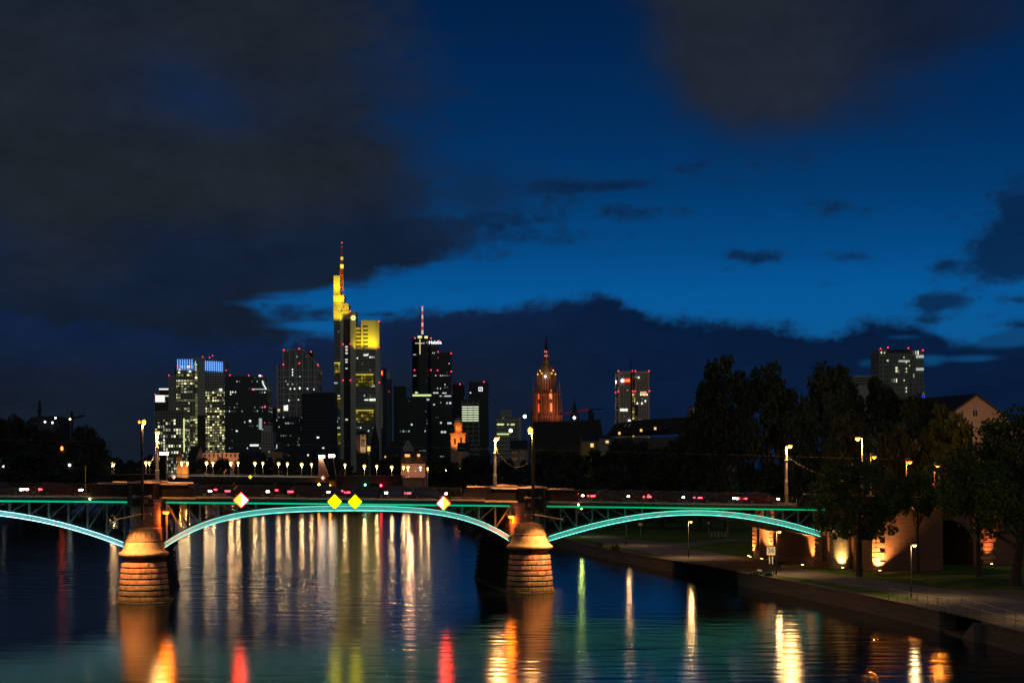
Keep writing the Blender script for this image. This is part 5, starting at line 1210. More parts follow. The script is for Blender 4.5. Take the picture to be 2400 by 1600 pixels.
for a, b2, c2, d2 in ((834.2, 875, 877, 904), (834.2, 875, 961, 987), (783.2, 798.3, 850, 877), (783.2, 798.3, 933.5, 960), (783.2, 798.3, 1017, 1043)):
    g_ = panel(r, 'sky_garden', a, b2, c2, d2, Y, SKYG, 1.4, .5); panel(r, 'garden_lamp_strip', a, b2, c2 - .5, c2 + 1.0, Y, emis('garden_strip', (1, .80, .10), .9, False), .7, .4)
for (a, b2, c2, d2) in ((854, 863, 935.4, 937.6), (866, 874, 934, 938.8), (875.5, 879.5, 934, 938.8), (852, 862, 830, 833), (836, 838.5, 837.5, 840)): panel(r, 'lit_window', a, b2, c2, d2, Y, COOLW, 1.2, .5)
for (a, b2, c2, d2) in ((810, 815.5, 981, 985), (809.5, 815.5, 811, 815), (810, 815.5, 818, 822), (810, 815.5, 825.5, 830), (809.5, 815.5, 841, 844), (810, 815, 846.5, 850.5), (810, 815, 862, 865)): panel(r, 'lit_window', a, b2, c2, d2, Y, emis('core_window', (1, .95, .8), .6, False), -2.6, .5)
# hexagonal ring emblem
c_ = P(828, 744.5, Y - 4.8); mb = MB(); ring = []
for k in range(6):
    a0 = math.pi / 3 * k + .05; a1 = math.pi / 3 * (k + 1) + .05; q = lambda a, R_: Vector((c_.x + R_ * math.cos(a), c_.y, c_.z + R_ * math.sin(a)))
    mb.extr([q(a0, 2.9), q(a1, 2.9), q(a1, 1.25), q(a0, 1.25)], (0, .5, 0))
mb.build('ring_emblem', emis('emblem_yellow', (1, .80, .22), 1.6, False), r)
reds(r, [(801.4, 569), (820.7, 728), (804, 806.5), (821, 806), (804, 891), (821.3, 890.8), (888.7, 753), (888.7, 813.5), (889, 896), (803, 730)], Y - 6, 1.9)
# 9 tower with the glowing red head
Y = 2400; r = bld('red_headed_tower', 899, Y, 'slim dark tower with a glowing red lantern and a string of lights down its side')
bxp(MB(), 890.5, 903, 862, None, Y, 30).build('shaft', mat('slim_dark_tower', (.035, .03, .032), .5), r); panel(r, 'red_lantern', 889.5, 897.5, 868, 879.5, Y, emis('red_lantern', (1, .02, .03), 2.2, False)); panel(r, 'lantern_core', 891.5, 895.5, 870.5, 877.5, Y, emis('lantern_core', (1, .30, .04), 3.0, False), -1.2)
for k in range(26): MB().ball(P(892 + (k % 2) * .7 + k * .03, 900 + k * 4.0, Y - 1), .95, 8, 5).build('string_light', emis('string_light', (1, .80, .45), 1.4, False), r)
Y = 2500; r = bld('hazy_tower', 909, Y, 'faint grey tower with a paler top right of the red lantern')
bxp(MB(), 903.5, 915, 888, None, Y, 30).build('shaft', mat('faint_grey', (.09, .09, .09), .7), r); bxp(MB(), 903.5, 915, 871, 887.8, Y, 29, .5).build('pale_top', CONC, r); reds(r, [(905.5, 913), (912, 917.5)], Y, 1.1)
# 10-11 dark towers left of the antenna tower
Y = 2300; r = bld('dark_tower', 936, Y, 'plain dark tower left of the red and white antenna tower'); bxp(MB(), 923, 950, 905, None, Y, 30).build('shaft', GREYD, r)
Y = 1850; r = bld('dark_block', 955, Y, 'low dark block in front of the antenna tower', 'building'); bxp(MB(), 935, 997, 931, None, Y, 30).build('shaft', facade('fac_p', (.03, .035, .04), (.025, .032, .036), 3, 3.6, .6, .5, .02, .05, 5, (.8, 1, 1), .8, .5, 15.0), r); bxp(MB(), 925, 935.5, 974, None, Y, 26, 2).build('side_block', GREYD, r)
# 12 antenna tower
Y = 2050; r = bld('antenna_tower', 1010, Y, 'dark twin-volume tower with a red and white antenna and green lit floors')
GT2 = facade('fac_q', (.022, .027, .037), (.010, .014, .02), 2.6, 3.6, .45, .35, .02, .06, 5, (.8, 1, .95), .8, .25, 16.0)
cxx = X(988, Y, 900); rad = X(1011.5, Y, 900) - cxx
MB().lathe([(rad, QZ), (rad, Zp(988, 793, Y))], (cxx, Y + rad, 0), 40).build('round_shaft', GT2, r)
bxp(MB(), 1009, 1028.5, 796, None, Y, 30, 4).build('middle_shaft', GT2, r); bxp(MB(), 1028.3, 1058, 825, None, Y, 34, 6).build('square_shaft', GT2, r)
MB().lathe([(rad * .62, Zp(990, 793, Y)), (rad * .62, Zp(990, 787, Y)), (rad * .4, Zp(990, 784, Y))], (X(990, Y, 790), Y + rad, 0), 24).build('roof_drum', GREYD, r)
panel(r, 'lit_roof_floor', 979, 988.5, 787, 792, Y, emis('roof_yellow', (1, .95, .35), 1.2, False)); panel(r, 'lit_roof_floor', 995, 1002.5, 787.5, 792.5, Y, emis('roof_yellow', (1, .95, .35), 1.2, False))
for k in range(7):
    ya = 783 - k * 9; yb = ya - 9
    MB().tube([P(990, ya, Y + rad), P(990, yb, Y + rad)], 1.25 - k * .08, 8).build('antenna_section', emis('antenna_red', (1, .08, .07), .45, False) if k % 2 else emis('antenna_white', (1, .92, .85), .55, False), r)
panel(r, 'gold_cross_bar', 973, 995, 803.5, 805, Y, emis('gold_line', (1, .85, .40), .8, False), -.6); panel(r, 'gold_line', 983.3, 985.3, 794.5, 830, Y, emis('gold_line', (1, .78, .25), .7, False), -.7)
text('Helaba', 'sign_letters', 5.6, P(1020, 802.5, Y + 1.5), emis('white_sign', (.9, .97, 1), 2.2, False), r, .2)
GFL = emis('green_floor', (.80, 1, .42), .9, False); 
panel(r, 'lit_floor', 967, 1010.5, 924, 928.2, Y, GFL); panel(r, 'lit_window', 983, 994, 934, 938, Y, GFL); panel(r, 'lit_window', 1000, 1006.5, 934, 938, Y, emis('green_floor_dim', (.8, 1, .6), .5, False)); panel(r, 'lit_window', 973, 979, 918, 922, Y, GFL)
for (a, b2, c2, d2) in ((1015, 1020, 918.5, 921.5), (1021, 1027, 918.5, 921.5), (1030, 1034, 926, 928.5), (1036, 1046, 919, 921.5), (1041, 1057, 926, 928.5), (1046, 1048.5, 941.5, 946), (1052, 1057, 941.5, 946), (1015, 1019, 946, 949), (1033, 1038, 1009.5, 1014), (1039.5, 1045, 1009.5, 1014), (1031, 1035, 988, 992), (1048, 1058, 989, 993), (1013, 1014.5, 825, 828), (1017, 1018.5, 825, 828), (1024, 1026, 908, 911), (1031, 1033, 908, 911)): panel(r, 'lit_window', a, b2, c2, d2, Y, emis('office_white', (.9, 1, .9), .65, False), 3.4 if a < 1029 else 5.4)
reds(r, [(990, 719), (990, 762), (972.6, 792), (1010, 792.5), (1029.5, 798.5), (1026.5, 824.3), (1057.3, 827.8), (971.5, 867), (1010, 867), (1025.5, 867.5), (1057.8, 870.3)], Y, 2.1)
# 13-15 towers right of it
Y = 2250; r = bld('dark_tower', 1073, Y, 'dark tower with one red light between antenna tower and striped block'); bxp(MB(), 1056, 1088, 899, None, Y, 30).build('shaft', facade('fac_r', (.022, .025, .032), (.02, .024, .03), 3, 3.6, .6, .5, .02, .06, 5, (.9, 1, .9), .6, .5, 17.0), r); reds(r, [(1078, 900)], Y, 2)
Y = 2200; r = bld('square_logo_tower', 1122, Y, 'dark tower with a glowing white square emblem near its top'); bxp(MB(), 1099, 1145, 895, None, Y, 30).build('shaft', facade('fac_s', (.022, .026, .034), (.02, .026, .034), 3, 3.6, .6, .5, .02, .08, 6, (.95, .95, 1), .8, .3, 18.0), r)
WS = emis('square_emblem', (.85, .93, 1), 1.5, False); c_ = P(1126.3, 911.5, Y - .6); h_ = 2.6
for (x0, x1, z0, z1) in ((-h_, h_, h_ - .7, h_), (-h_, h_, -h_, -h_ + .7), (-h_, -h_ + .7, -h_ + .7, h_ - .7), (h_ - .7, h_, -h_ + .7, h_ - .7)): MB().box(c_.x + x0, c_.x + x1, c_.y, c_.y + .4, c_.z + z0, c_.z + z1).build('emblem_frame', WS, r)
MB().extr([(c_.x - 1.3, c_.y, c_.z - 1.3), (c_.x - .6, c_.y, c_.z - 1.3), (c_.x + 1.3, c_.y, c_.z + 1.3), (c_.x + .6, c_.y, c_.z + 1.3)], (0, .4, 0)).build('emblem_stroke', WS, r); reds(r, [(1134, 894.5)], Y, 2)
Y = 1700; r = bld('striped_office_block', 1102, Y, 'office block with seven bright horizontal light stripes', 'building')
bxp(MB(), 1082, 1123.5, 935, None, Y, 30).build('shaft', facade('fac_t', (.20, .22, .20), (.03, .04, .035), 40, 4.6, 1, .75, 0, 0, 1, (1, 1, .7), .5, .5, 19.0), r)
for k in range(7): panel(r, 'light_stripe', 1083, 1121.5, 952 + k * 5.35, 954.4 + k * 5.35, Y, emis('stripe_light', (.88, 1, .66), .85, False))
for px in (1082.6, 1096, 1109, 1122.5): panel(r, 'facade_fin', px - .5, px + .5, 938, 1042, Y, CONC, -.9, .25)
# 16 mid block with round sign
Y = 1400; r = bld('office_block', 1192, Y, 'mid-rise office block with a rooftop box and two lit floors', 'building')
bxp(MB(), 1163, 1216, 977, None, Y, 25).build('shaft', facade('fac_u', (.30, .32, .29), (.12, .14, .13), 2.5, 3.4, .72, .55, .02, 0, 1, (1, 1, .6), .7, .5, 20.0), r); bxp(MB(), 1215.5, 1221, 977, None, Y, 26, -1).build('end_wall', CONC, r); bxp(MB(), 1173.7, 1200, 960, 976.8, Y, 15, 4).build('roof_box', GREY, r); bxp(MB(), 1163, 1216, 982.5, 986.5, Y, .6, -.7).build('roof_band', CONC, r)
panel(r, 'lit_floor', 1165, 1181, 992.5, 996, Y, GFL); panel(r, 'lit_floor', 1189, 1192, 993, 996, Y, GFL); panel(r, 'lit_floor', 1197, 1206, 993, 996, Y, GFL); panel(r, 'lit_floor', 1165, 1193, 1015.5, 1018.3, Y, GFL)
for px, py, Y, wh in ((1230, 975.5, 900, 'bright round work lamp on a mast left of the cathedral'), (1197, 1008.8, 880, 'bright round work lamp on a mast before the office block')):
    c_ = P(px, py, Y); o = thing('work_lamp', (c_.x, c_.y, QZ), wh, 'lamp', 'round work lamps'); MB().tube([(c_.x, c_.y, QZ), c_], .12, 6).build('mast', POLEB, o); MB().ball(c_, .95, 12, 8).build('globe', emis('work_lamp', (1, .93, .70), 4, False), o)
# 17 cathedral tower
Y = 1080; r = bld('cathedral', 1281, Y, 'gothic cathedral tower lit red and amber with a slim dark spire', 'church')
RS = facade('cathedral_sandstone', (.36, .19, .13), (.10, .055, .045), 1.7, 40, .42, .98, 0, 0, 1, (1, 1, 1), 0, .9, 30.0); k_ = Y / F; cx0 = X(1281.5, Y, 900); yc = Y + 12
zz = lambda py: Zp(1281, py, Y)
def octo(r0, y0, r1, y1, name, m, n=8): return MB().lathe([(r0 * k_, zz(y0)), (r1 * k_, zz(y1))], (cx0, yc, 0), n, math.pi / 8).build(name, m, r)
MB().box(cx0 - 35 * k_, cx0 + 37 * k_, yc - 9, yc + 10, QZ, zz(972)).build('tower_base', RS, r)
MB().box(cx0 - 28 * k_, cx0 + 28 * k_, yc - 8, yc + 9, zz(972.2), zz(920)).build('tower_stage', RS, r)
octo(23.5, 920, 22.5, 880, 'octagon', RS); octo(24, 880.2, 23, 877, 'gallery', RS)
CU = mat('cupola_stone', (.40, .27, .16), .85, 0, .3, .4)
MB().lathe([(21 * k_, zz(877)), (19.2 * k_, zz(870)), (14.5 * k_, zz(861)), (9.8 * k_, zz(853)), (7.6 * k_, zz(847)), (6.8 * k_, zz(841))], (cx0, yc, 0), 8, math.pi / 8).build('cupola', CU, r)
octo(7.8, 843, 7.4, 842, 'lantern_ring', RS); octo(6.4, 842, 6.0, 817, 'lantern', RS); octo(5.2, 817, 4.0, 812, 'lantern_cap', GREYD); octo(3.8, 812, .5, 783, 'spire', GREYD)
for sx_ in (-1, 1):
    for dd, top, w in ((31, 882, 2.4), (24.5, 902, 2.0), (35.5, 930, 2.0), (14, 900, 1.8)):
        xx = cx0 + sx_ * dd * k_; yy = yc - (4 if dd > 30 else 9.5)
        MB().hexa([(xx - w * k_, yy - .7, QZ), (xx + w * k_, yy - .7, QZ), (xx + w * k_, yy + 1, QZ), (xx - w * k_, yy + 1, QZ)], [(xx - w * .7 * k_, yy - .5, zz(top + 30)), (xx + w * .7 * k_, yy - .5, zz(top + 30)), (xx + w * .7 * k_, yy + .5, zz(top + 30)), (xx - w * .7 * k_, yy + .5, zz(top + 30))]).build('buttress', RS, r)
        MB().lathe([(w * .75 * k_, zz(top + 30)), (.05, zz(top))], (xx, yy, 0), 6).build('pinnacle', RS, r)
for k in range(8):
    a = math.pi / 4 * k + math.pi / 8; xx, yy = cx0 + 22.5 * k_ * math.cos(a), yc + 22.5 * k_ * math.sin(a)
    MB().lathe([(.55, zz(885)), (.5, zz(874)), (.9, zz(873)), (.05, zz(866))], (xx, yy, 0), 6).build('pinnacle', CU, r)
    rib = [(cx0 + q * k_ * math.cos(a), yc + q * k_ * math.sin(a), zz(p_)) for q, p_ in ((21.5, 876), (19.4, 869), (14.8, 860), (10.0, 852), (7.8, 846))]
    MB().tube(rib, .38, 5).build('cupola_rib', RS, r)
    MB().tube([(cx0 + 23 * k_ * math.cos(a), yc + 23 * k_ * math.sin(a), zz(922)), (cx0 + 22.5 * k_ * math.cos(a), yc + 22.5 * k_ * math.sin(a), zz(880))], .5, 5).build('corner_shaft', RS, r)
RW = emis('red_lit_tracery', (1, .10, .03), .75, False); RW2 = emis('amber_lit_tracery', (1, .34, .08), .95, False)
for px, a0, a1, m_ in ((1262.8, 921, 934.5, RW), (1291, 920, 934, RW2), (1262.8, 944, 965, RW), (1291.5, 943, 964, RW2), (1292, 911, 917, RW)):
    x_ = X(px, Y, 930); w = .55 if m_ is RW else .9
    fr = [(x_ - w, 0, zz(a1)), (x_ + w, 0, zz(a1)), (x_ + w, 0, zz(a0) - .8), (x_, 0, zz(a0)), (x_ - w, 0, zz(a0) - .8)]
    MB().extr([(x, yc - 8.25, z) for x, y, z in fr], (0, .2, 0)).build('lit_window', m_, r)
for px, py in ((1278.5, 821), (1282.5, 821.5), (1279, 831), (1283.5, 831)): MB().box(X(px, Y) - .3, X(px, Y) + .3, yc - 2.0, yc - 1.7, zz(py + 2), zz(py - 2)).build('lantern_window', emis('pink_window', (1, .25, .22), .9, False), r)
for px, py in ((1260.5, 876), (1269.5, 873.5), (1293.5, 873.5), (1302, 876), (1266, 868), (1297, 867)): MB().ball((X(px, Y, py), yc - 8.4, zz(py)), .42, 8, 6).build('amber_lamp', emis('amber_lamp', (1, .45, .08), 2.2, False), r)
MB().ball((X(1278.5, Y, 881), yc - 7.6, zz(881)), .6, 8, 6).build('white_lamp', WHITEL, r)
for k in range(9):
    xx = cx0 + (-30 + k * 7.5) * k_; MB().box(xx - .25, xx + .25, yc - 8.5, yc - 8.01, zz(971), zz(922 + (k % 2) * 8)).build('stone_shaft', RS, r)
for px, tx, en in ((1262, 1262, .55), (1296, 1298, .9), (1310, 1300, .5)): lamp_light('SPOT', P(px, 1000, Y - 16), (1, .27, .11), .95e4 * en, r, .5, P(tx, 940, Y + 6), 62, .9)
for px, py in ((1262, 880), (1298, 880)): lamp_light('POINT', P(px, py - 2, Y - .5), (1, .52, .12), 420, r, .3)
# spires and dark roof masses in front of it
Y = 700; r = bld('ridge_spire', 1347, Y, 'slim dark church spire with a small white light at its foot', 'church')
MB().lathe([(1.7, QZ), (1.7, Zp(1347, 980, Y)), (1.9, Zp(1347, 978, Y)), (1.0, Zp(1347, 962, Y)), (.05, Zp(1347, 931, Y))], (X(1347, Y, 960), Y + 2, 0), 8).build('spire', DARKC, r); MB().ball(P(1346, 978.5, Y - .5), .5, 8, 6).build('white_lamp', WHITEL, r)
Y = 690; r = bld('ridge_turret', 1386.8, Y, 'smaller dark ridge turret on the long dark roof', 'church'); MB().lathe([(.9, QZ), (.9, Zp(1387, 982, Y)), (.95, Zp(1387, 972, Y)), (.03, Zp(1387, 955, Y))], (X(1386.8, Y, 970), Y + 2, 0), 8).build('spire', DARKC, r)
Y = 620; r = bld('long_church_roof', 1330, Y, 'long dark church roof below the cathedral tower', 'church'); f = lambda px, py: (X(px, Y, py), Zp(px, py, Y))
fr = [f(1240, 1040), f(1252, 988), f(1330, 987), f(1407, 982.5), f(1416, 1040)]
MB().extr([(x, Y, z) for x, z in fr], (0, 25, 0)).build('roof', DARKC, r); MB().box(X(1240, Y, 1040), X(1416, Y, 1040), Y, Y + 25, QZ, Zp(1330, 1040, Y) - .01).build('wall', mat('dark_wall', (.05, .045, .045), .9), r)
Y = 460; r = bld('dormer_row_house', 1560, Y, 'long dark terrace with dormer windows below the pale office tower', 'house'); f = lambda px, py: (X(px, Y, py), Zp(px, py, Y))
fr = [f(1425, 1020), f(1445, 992), f(1500, 983), f(1603, 977), f(1640, 982), f(1690, 950), f(1700, 1010)]
MB().extr([(x, Y + 2, z) for x, z in fr], (0, 14, 0)).build('roof', DARKC, r)
MB().box(X(1425, Y, 1020), X(1700, Y, 1020), Y + 1, Y + 16, QZ, Zp(1560, 1020, Y) - .5).build('wall', mat('terrace_wall', (.12, .105, .10), .9), r)
for px, lit in ((1452, 1), (1467, 0), (1488, 0), (1503, 1), (1514, 0), (1525, 0), (1536, 1), (1547, 0), (1560, 0), (1622, 1), (1636, 1), (1643, 1), (1651, 1)):
    py = float(np.interp(px, [1450, 1540, 1650], [1015, 1003, 994])); d_ = MB().box(X(px, Y, py) - .55, X(px, Y, py) + .55, Y + .6, Y + 4, Zp(px, py + 4.5, Y), Zp(px, py - 4.5, Y)).build('dormer', DARKC, r)
    MB().box(X(px, Y, py) - .3, X(px, Y, py) + .3, Y + .5, Y + .58, Zp(px, py + 3, Y), Zp(px, py - 3, Y)).build('window', WARMW if lit else GLASSD, d_)
for px in (1462, 1471): MB().add([P(px, 1000, Y + 1.4), P(px + 3.5, 1000, Y + 1.4), P(px + 8.5, 993, Y + 1.9), P(px + 5, 993, Y + 1.9)], [(0, 1, 2, 3)]).build('roof_light', CONC, r)
# 18 pale office tower with the red sign
Y = 1900; r = bld('pale_sign_tower', 1485, Y, 'pale stone office tower with a lit central stripe and a red UBS sign')
PF = facade('fac_v', (.74, .55, .46), (.03, .028, .03), 1.82, 2.42, .56, .6, .03, .10, 7, (1, .98, .70), 1.0, .7, 21.0)
bxp(MB(), 1449, 1481.5, 869.6, None, Y, 30).build('left_half', PF, r); bxp(MB(), 1489, 1522, 869.6, None, Y, 30).build('right_half', PF, r)
PW = mat('pale_stone_frame', (.78, .58, .49), .8, 0, .05, .1)
for a, b2 in ((1448.6, 1453), (1478.6, 1482), (1488.6, 1492.4), (1518, 1522.2)): bxp(MB(), a, b2, 869.5, 990, Y, .5, -.6).build('corner_strip', PW, r)
for a, b2 in ((1453, 1478.6), (1492.4, 1518)):
    bxp(MB(), a, b2, 869.5, 876.5, Y, .5, -.6).build('roof_band', PW, r)
    for k in range(8): bxp(MB(), a + .6 + k * (b2 - a) / 7.4, a + 2.0 + k * (b2 - a) / 7.4, 876.5, 896, Y, .4, -.5).build('facade_fin', PW, r)
bxp(MB(), 1445.2, 1448.6, 873, None, Y, 26, 3).build('side_stair', facade('fac_w', (.10, .09, .08), (.2, .2, .15), 6, 2.4, .5, .8, .7, 1, 1, (.9, .9, .7), .4, .6, 22.0), r)
bxp(MB(), 1481.4, 1489.1, 871, None, Y, 20, 4).build('central_stair', facade('fac_x', (.05, .045, .04), (.3, .24, .08), 3.2, 2.42, .9, .7, .85, 1, 1, (1, .78, .20), 1.0, .6, 23.0, -1e6, 98), r)
panel(r, 'red_sign_board', 1463.3, 1476.6, 887, 896.3, Y, emis('red_sign', (1, .01, .012), .9, False), -1.1, .3); text('UBS', 'sign_letters', 3.6, P(1469.7, 891.6, Y - 1.4), emis('sign_letters_orange', (1, .42, .08), 2.0, False), r, .1, .95)
c_ = P(1459, 891.7, Y - 1.2)
for a in (0, math.pi / 3, -math.pi / 3):
    v_ = Vector((math.sin(a), 0, math.cos(a))) * 2.1; MB().tube([c_ - v_, c_ + v_], .5, 6).build('key_emblem', emis('key_white', (.8, .88, 1), 2.0, False), r)
panel(r, 'flag_sign', 1443, 1444.6, 891.5, 898, Y, WHITEL, 2.5); panel(r, 'flag_sign', 1444.7, 1446.3, 891.5, 898, Y, REDLS, 2.5)
for k in range(5): panel(r, 'lit_window', 1452.8 + k * 3.8, 1455.6 + k * 3.8, 957.5, 963, Y, COOLW, -.4, .3)
for k in range(5): panel(r, 'lit_window', 1500.5 + k * 3.75, 1503.2 + k * 3.75, 922.6, 926.4, Y, WARMW if k % 2 else COOLW, -.4, .3)
for k in range(4): panel(r, 'lit_window', 1501 + k * 3.75, 1503.4 + k * 3.75, 917.8, 921, Y, WARMW, -.4, .3)
for (a, c2) in ((1511, 937.5), (1491.8, 943), (1503, 943), (1495.5, 882.5), (1472, 983), (1476, 983), (1497, 984)): panel(r, 'lit_window', a, a + 3, c2, c2 + 4, Y, COOLW, -.7, .2)
reds(r, [(1449.3, 869), (1481.5, 869), (1489, 869), (1521, 869), (1443.2, 920), (1448.8, 916.5), (1483, 916.5), (1488, 916.5), (1522.3, 916)], Y, 2.0)
Yc = 1850; r = bld('tower_crane', 1480, Yc, 'thin dark crane standing before the pale office tower', 'crane')
MB().tube([P(1480, 1040, Yc), P(1479.6, 868, Yc)], .7, 4).build('mast', GREYD, r); MB().tube([P(1479.6, 868, Yc), P(1475.5, 836, Yc)], [.55, .25], 4).build('jib', GREYD, r); MB().box(P(1492, 950, Yc).x - 2, P(1492, 950, Yc).x + 1.5, Yc - 1, Yc + 1, Zp(1490, 975, Yc), Zp(1490, 948, Yc)).build('hoist_mast', GREYD, r)
r = bld('red_lit_crane', 1360, 1300, 'crane with a red lit jib stretching right of the cathedral', 'crane'); q0, q1, q2 = P(1322, 969, 1300), P(1381, 959.5, 1300), P(1420, 957, 1300)
MB().tube([q0, q1], [.5, .6], 4).build('jib', emis('jib_red', (1, .05, .06), .05, False), r); MB().tube([q1, q2], [.5, .25], 4).build('jib_tip', GREYD, r); MB().tube([(q1.x, q1.y, QZ), q1], .7, 4).build('mast', GREYD, r)
Y = 900; r = bld('pale_far_block', 1640, Y, 'small pale block with vertical windows left of the tallest tree', 'building'); bxp(MB(), 1620, 1665, 952, None, Y, 18).build('shaft', facade('fac_y', (.44, .36, .34), (.03, .03, .03), 2.1, 3.4, .5, .75, .02, 0, 1, (1, .8, .5), .4, .8, 24.0), r)
# 19 right-hand tower
Y = 1300; r = bld('pale_lit_tower', 2113, Y, 'pale slab tower with red roof lights rising behind the right bank trees')
TF_ = facade('fac_z', (.27, .30, .27), (.10, .12, .11), 1.7, 3.5, .5, .8, .015, .06, 5, (1, 1, .75), .9, .6, 25.0)
bxp(MB(), 2061, 2079, 818, None, Y, 30).build('left_slab', facade('fac_z2', (.27, .30, .27), (.10, .12, .11), 2.9, 3.5, .55, .6, .02, .05, 5, (.9, 1, 1), .9, .6, 26.0), r)
bxp(MB(), 2079, 2134, 818, None, Y, 30, 1.5).build('middle_slab', TF_, r); bxp(MB(), 2134, 2165.5, 821, None, Y, 30, .5).build('right_slab', TF_, r); bxp(MB(), 2136, 2167, 895, None, Y, 30, -1).build('lower_right_slab', TF_, r)
bxp(MB(), 2079.5, 2133.5, 818.5, 825, Y, .4, 1).build('roof_louvre', GREYD, r)
for (a, b2, c2, d2) in ((2107, 2133, 844, 847.5), (2147, 2165, 832, 838.5), (2147, 2165, 862, 868), (2079.5, 2083, 843, 846), (2064, 2067, 824, 828), (2072, 2074, 825, 828), (2100, 2104, 859.5, 864), (2100, 2104, 866.5, 871.5), (2124, 2126, 847, 850), (2118.5, 2120.5, 836, 838), (2124, 2126.5, 862, 865), (2124, 2126.5, 869.5, 872), (2132.5, 2134.5, 855, 858), (2124, 2126, 907, 911), (2124, 2126, 915, 919), (2149, 2151, 909, 911), (2119, 2121, 889, 892)):
    panel(r, 'lit_window', a, b2, c2, d2, Y, emis('tower_win_bright', (1, 1, .62), .9, False) if (b2 - a) < 6 else emis('tower_win_row', (.85, 1, .85), .42, False), -.3 if a > 2134 else (1 if a > 2079 else -.4), .25)
bxp(MB(), 2146, 2166.5, 927, 933.5, Y, .5, -1.8).build('blue_sign', emis('blue_sign', (.03, .06, 1), 1.0, False), r); bxp(MB(), 2005, 2061, 878, None, Y, 26, 6).build('low_wing', mat('tower_low_wing', (.38, .40, .38), .7), r)
for k, py in enumerate((884, 890, 896)): bxp(MB(), 2006, 2061, py, py + 2.2, Y, .3, 5.6).build('window_band', GREYD, r)
reds(r, [(2064, 817), (2081, 814), (2129, 815.5), (2163, 820.5)], Y, 2.2)
# ------------------------------------------------------------------ nearer houses and small towers
def house(name, px0, px1, pye, Y, depth, label, wallm, roofm, apex=None, cat='house', wins=(), wm=None, zb=QZ):
    r = bld(name, (px0 + px1) / 2, Y, label, cat); xa, xb = X(px0, Y, pye), X(px1, Y, pye); ze = Zp((px0 + px1) / 2, pye, Y)
    MB().box(xa, xb, Y, Y + depth, zb, ze).build('wall', wallm, r)
    if apex is not None:
        za = Zp((px0 + px1) / 2, apex, Y); e = (xb - xa) * .03
        MB().extr([(xa - e, Y - .3, ze + .01), (xa - e, Y + depth + .3, ze + .01), (xa - e, Y + depth / 2, za)], (xb - xa + 2 * e, 0, 0)).build('roof', roofm, r)
    for (px, py, w, h, m_) in wins:
        x_, z_ = X(px, Y, py), Zp(px, py, Y); w_, h_ = w * Y / F / 2, h * Y / F / 2
        fr_ = MB().box(x_ - w_ - .1, x_ + w_ + .1, Y - .08, Y - .005, z_ - h_ - .1, z_ + h_ + .1).build('window', wm or mat('window_frame', (.4, .36, .33), .7), r)
        MB().box(x_ - w_, x_ + w_, Y - .11, Y - .085, z_ - h_, z_ + h_).build('pane', m_, fr_)
    return r
PINKW = mat('pink_render', (.30, .19, .16), .9, 0, .1, .3); GREYW = mat('grey_render', (.30, .28, .26), .9, 0, .1, .3); YELW = mat('yellow_render', (.42, .30, .12), .9, 0, .1, .3)
house('town_house', 940, 997, 1086, 640, 14, 'pink town house with lit attic windows at the old bridge end', PINKW, DARKC, 1056, wins=[(952, 1100, 4, 7, GLASSD), (962, 1100, 4, 7, GLASSD), (975, 1100, 4, 7, GLASSD), (986, 1100, 4, 7, GLASSD)])
o_ = bpy.data.objects['town_house']
for px, py in ((951.5, 1067), (957, 1067), (980.5, 1066.5)): MB().box(X(px, 640, py) - .45, X(px, 640, py) + .45, 640 + .6, 640 + 3.0, Zp(px, py + 3, 640), Zp(px, py - 3, 640)).build('lit_dormer', emis('orange_window', (1, .36, .08), 1.3, False), o_)
lamp_light('POINT', P(962, 1108, 628), (1, .5, .25), 5000, o_, .4)
house('town_house', 1072, 1098, 1057, 600, 14, 'pale house wall lit by a greenish lamp beside the orange church tower', PINKW, DARKC, 1036, wins=[(1079, 1064, 2.4, 5, GLASSD), (1084, 1064, 2.4, 5, GLASSD), (1089, 1064, 2.4, 5, GLASSD)])
house('town_house', 1197, 1236, 1054, 440, 14, 'grey house with paired windows between the two right-pier masts', GREYW, DARKC, 1030, wins=[(1203, 1060, 3, 7, GLASSD), (1210, 1060, 3, 7, GLASSD), (1222, 1060, 3, 7, GLASSD), (1229, 1060, 3, 7, GLASSD), (1203, 1075, 3, 7, GLASSD), (1210, 1075, 3, 7, GLASSD), (1222, 1075, 3, 7, GLASSD), (1229, 1075, 3, 7, GLASSD)])
house('yellow_house', 1366, 1404, 1033, 440, 14, 'small yellow house with one warm lit window', YELW, DARKC, 1020, wins=[(1387.5, 1043, 7.5, 8.5, WARMW), (1398, 1043, 3, 6, GLASSD), (1373, 1041, 2.5, 4, GLASSD)])
house('balcony_house', 1404, 1432, 1027, 438, 14, 'pale house with a lit balcony right of the yellow house', GREYW, DARKC, 1018, wins=[(1423, 1035, 7, 6, WARMW), (1410, 1038, 3, 6, GLASSD)])
house('quay_house', 1655, 1720, 1012, 400, 14, 'pale house front half hidden by the tallest tree', GREYW, DARKC, 996, wins=[(1662, 1026, 4, 8, GLASSD), (1673, 1026, 4, 8, GLASSD), (1664, 1045, 4, 7, emis('violet_window', (.6, .5, 1), .7, False))])
Y = 900; r = bld('stepped_gable_house', 955, Y, 'white stepped-gable house above the pink town house', 'house')
f = lambda px, py: (X(px, Y, py), Y, Zp(px, py, Y)); st_ = [(941, 1070), (969, 1070), (969, 1052), (966, 1052), (966, 1047), (963, 1047), (963, 1042), (960, 1042), (960, 1037), (957.5, 1037), (957.5, 1032), (952.5, 1032), (952.5, 1037), (950, 1037), (950, 1042), (947, 1042), (947, 1047), (944, 1047), (944, 1052), (941, 1052)]
MB().extr([f(*q) for q in st_], (0, 14, 0)).build('stepped_gable', mat('white_gable', (.42, .38, .36), .9), r)
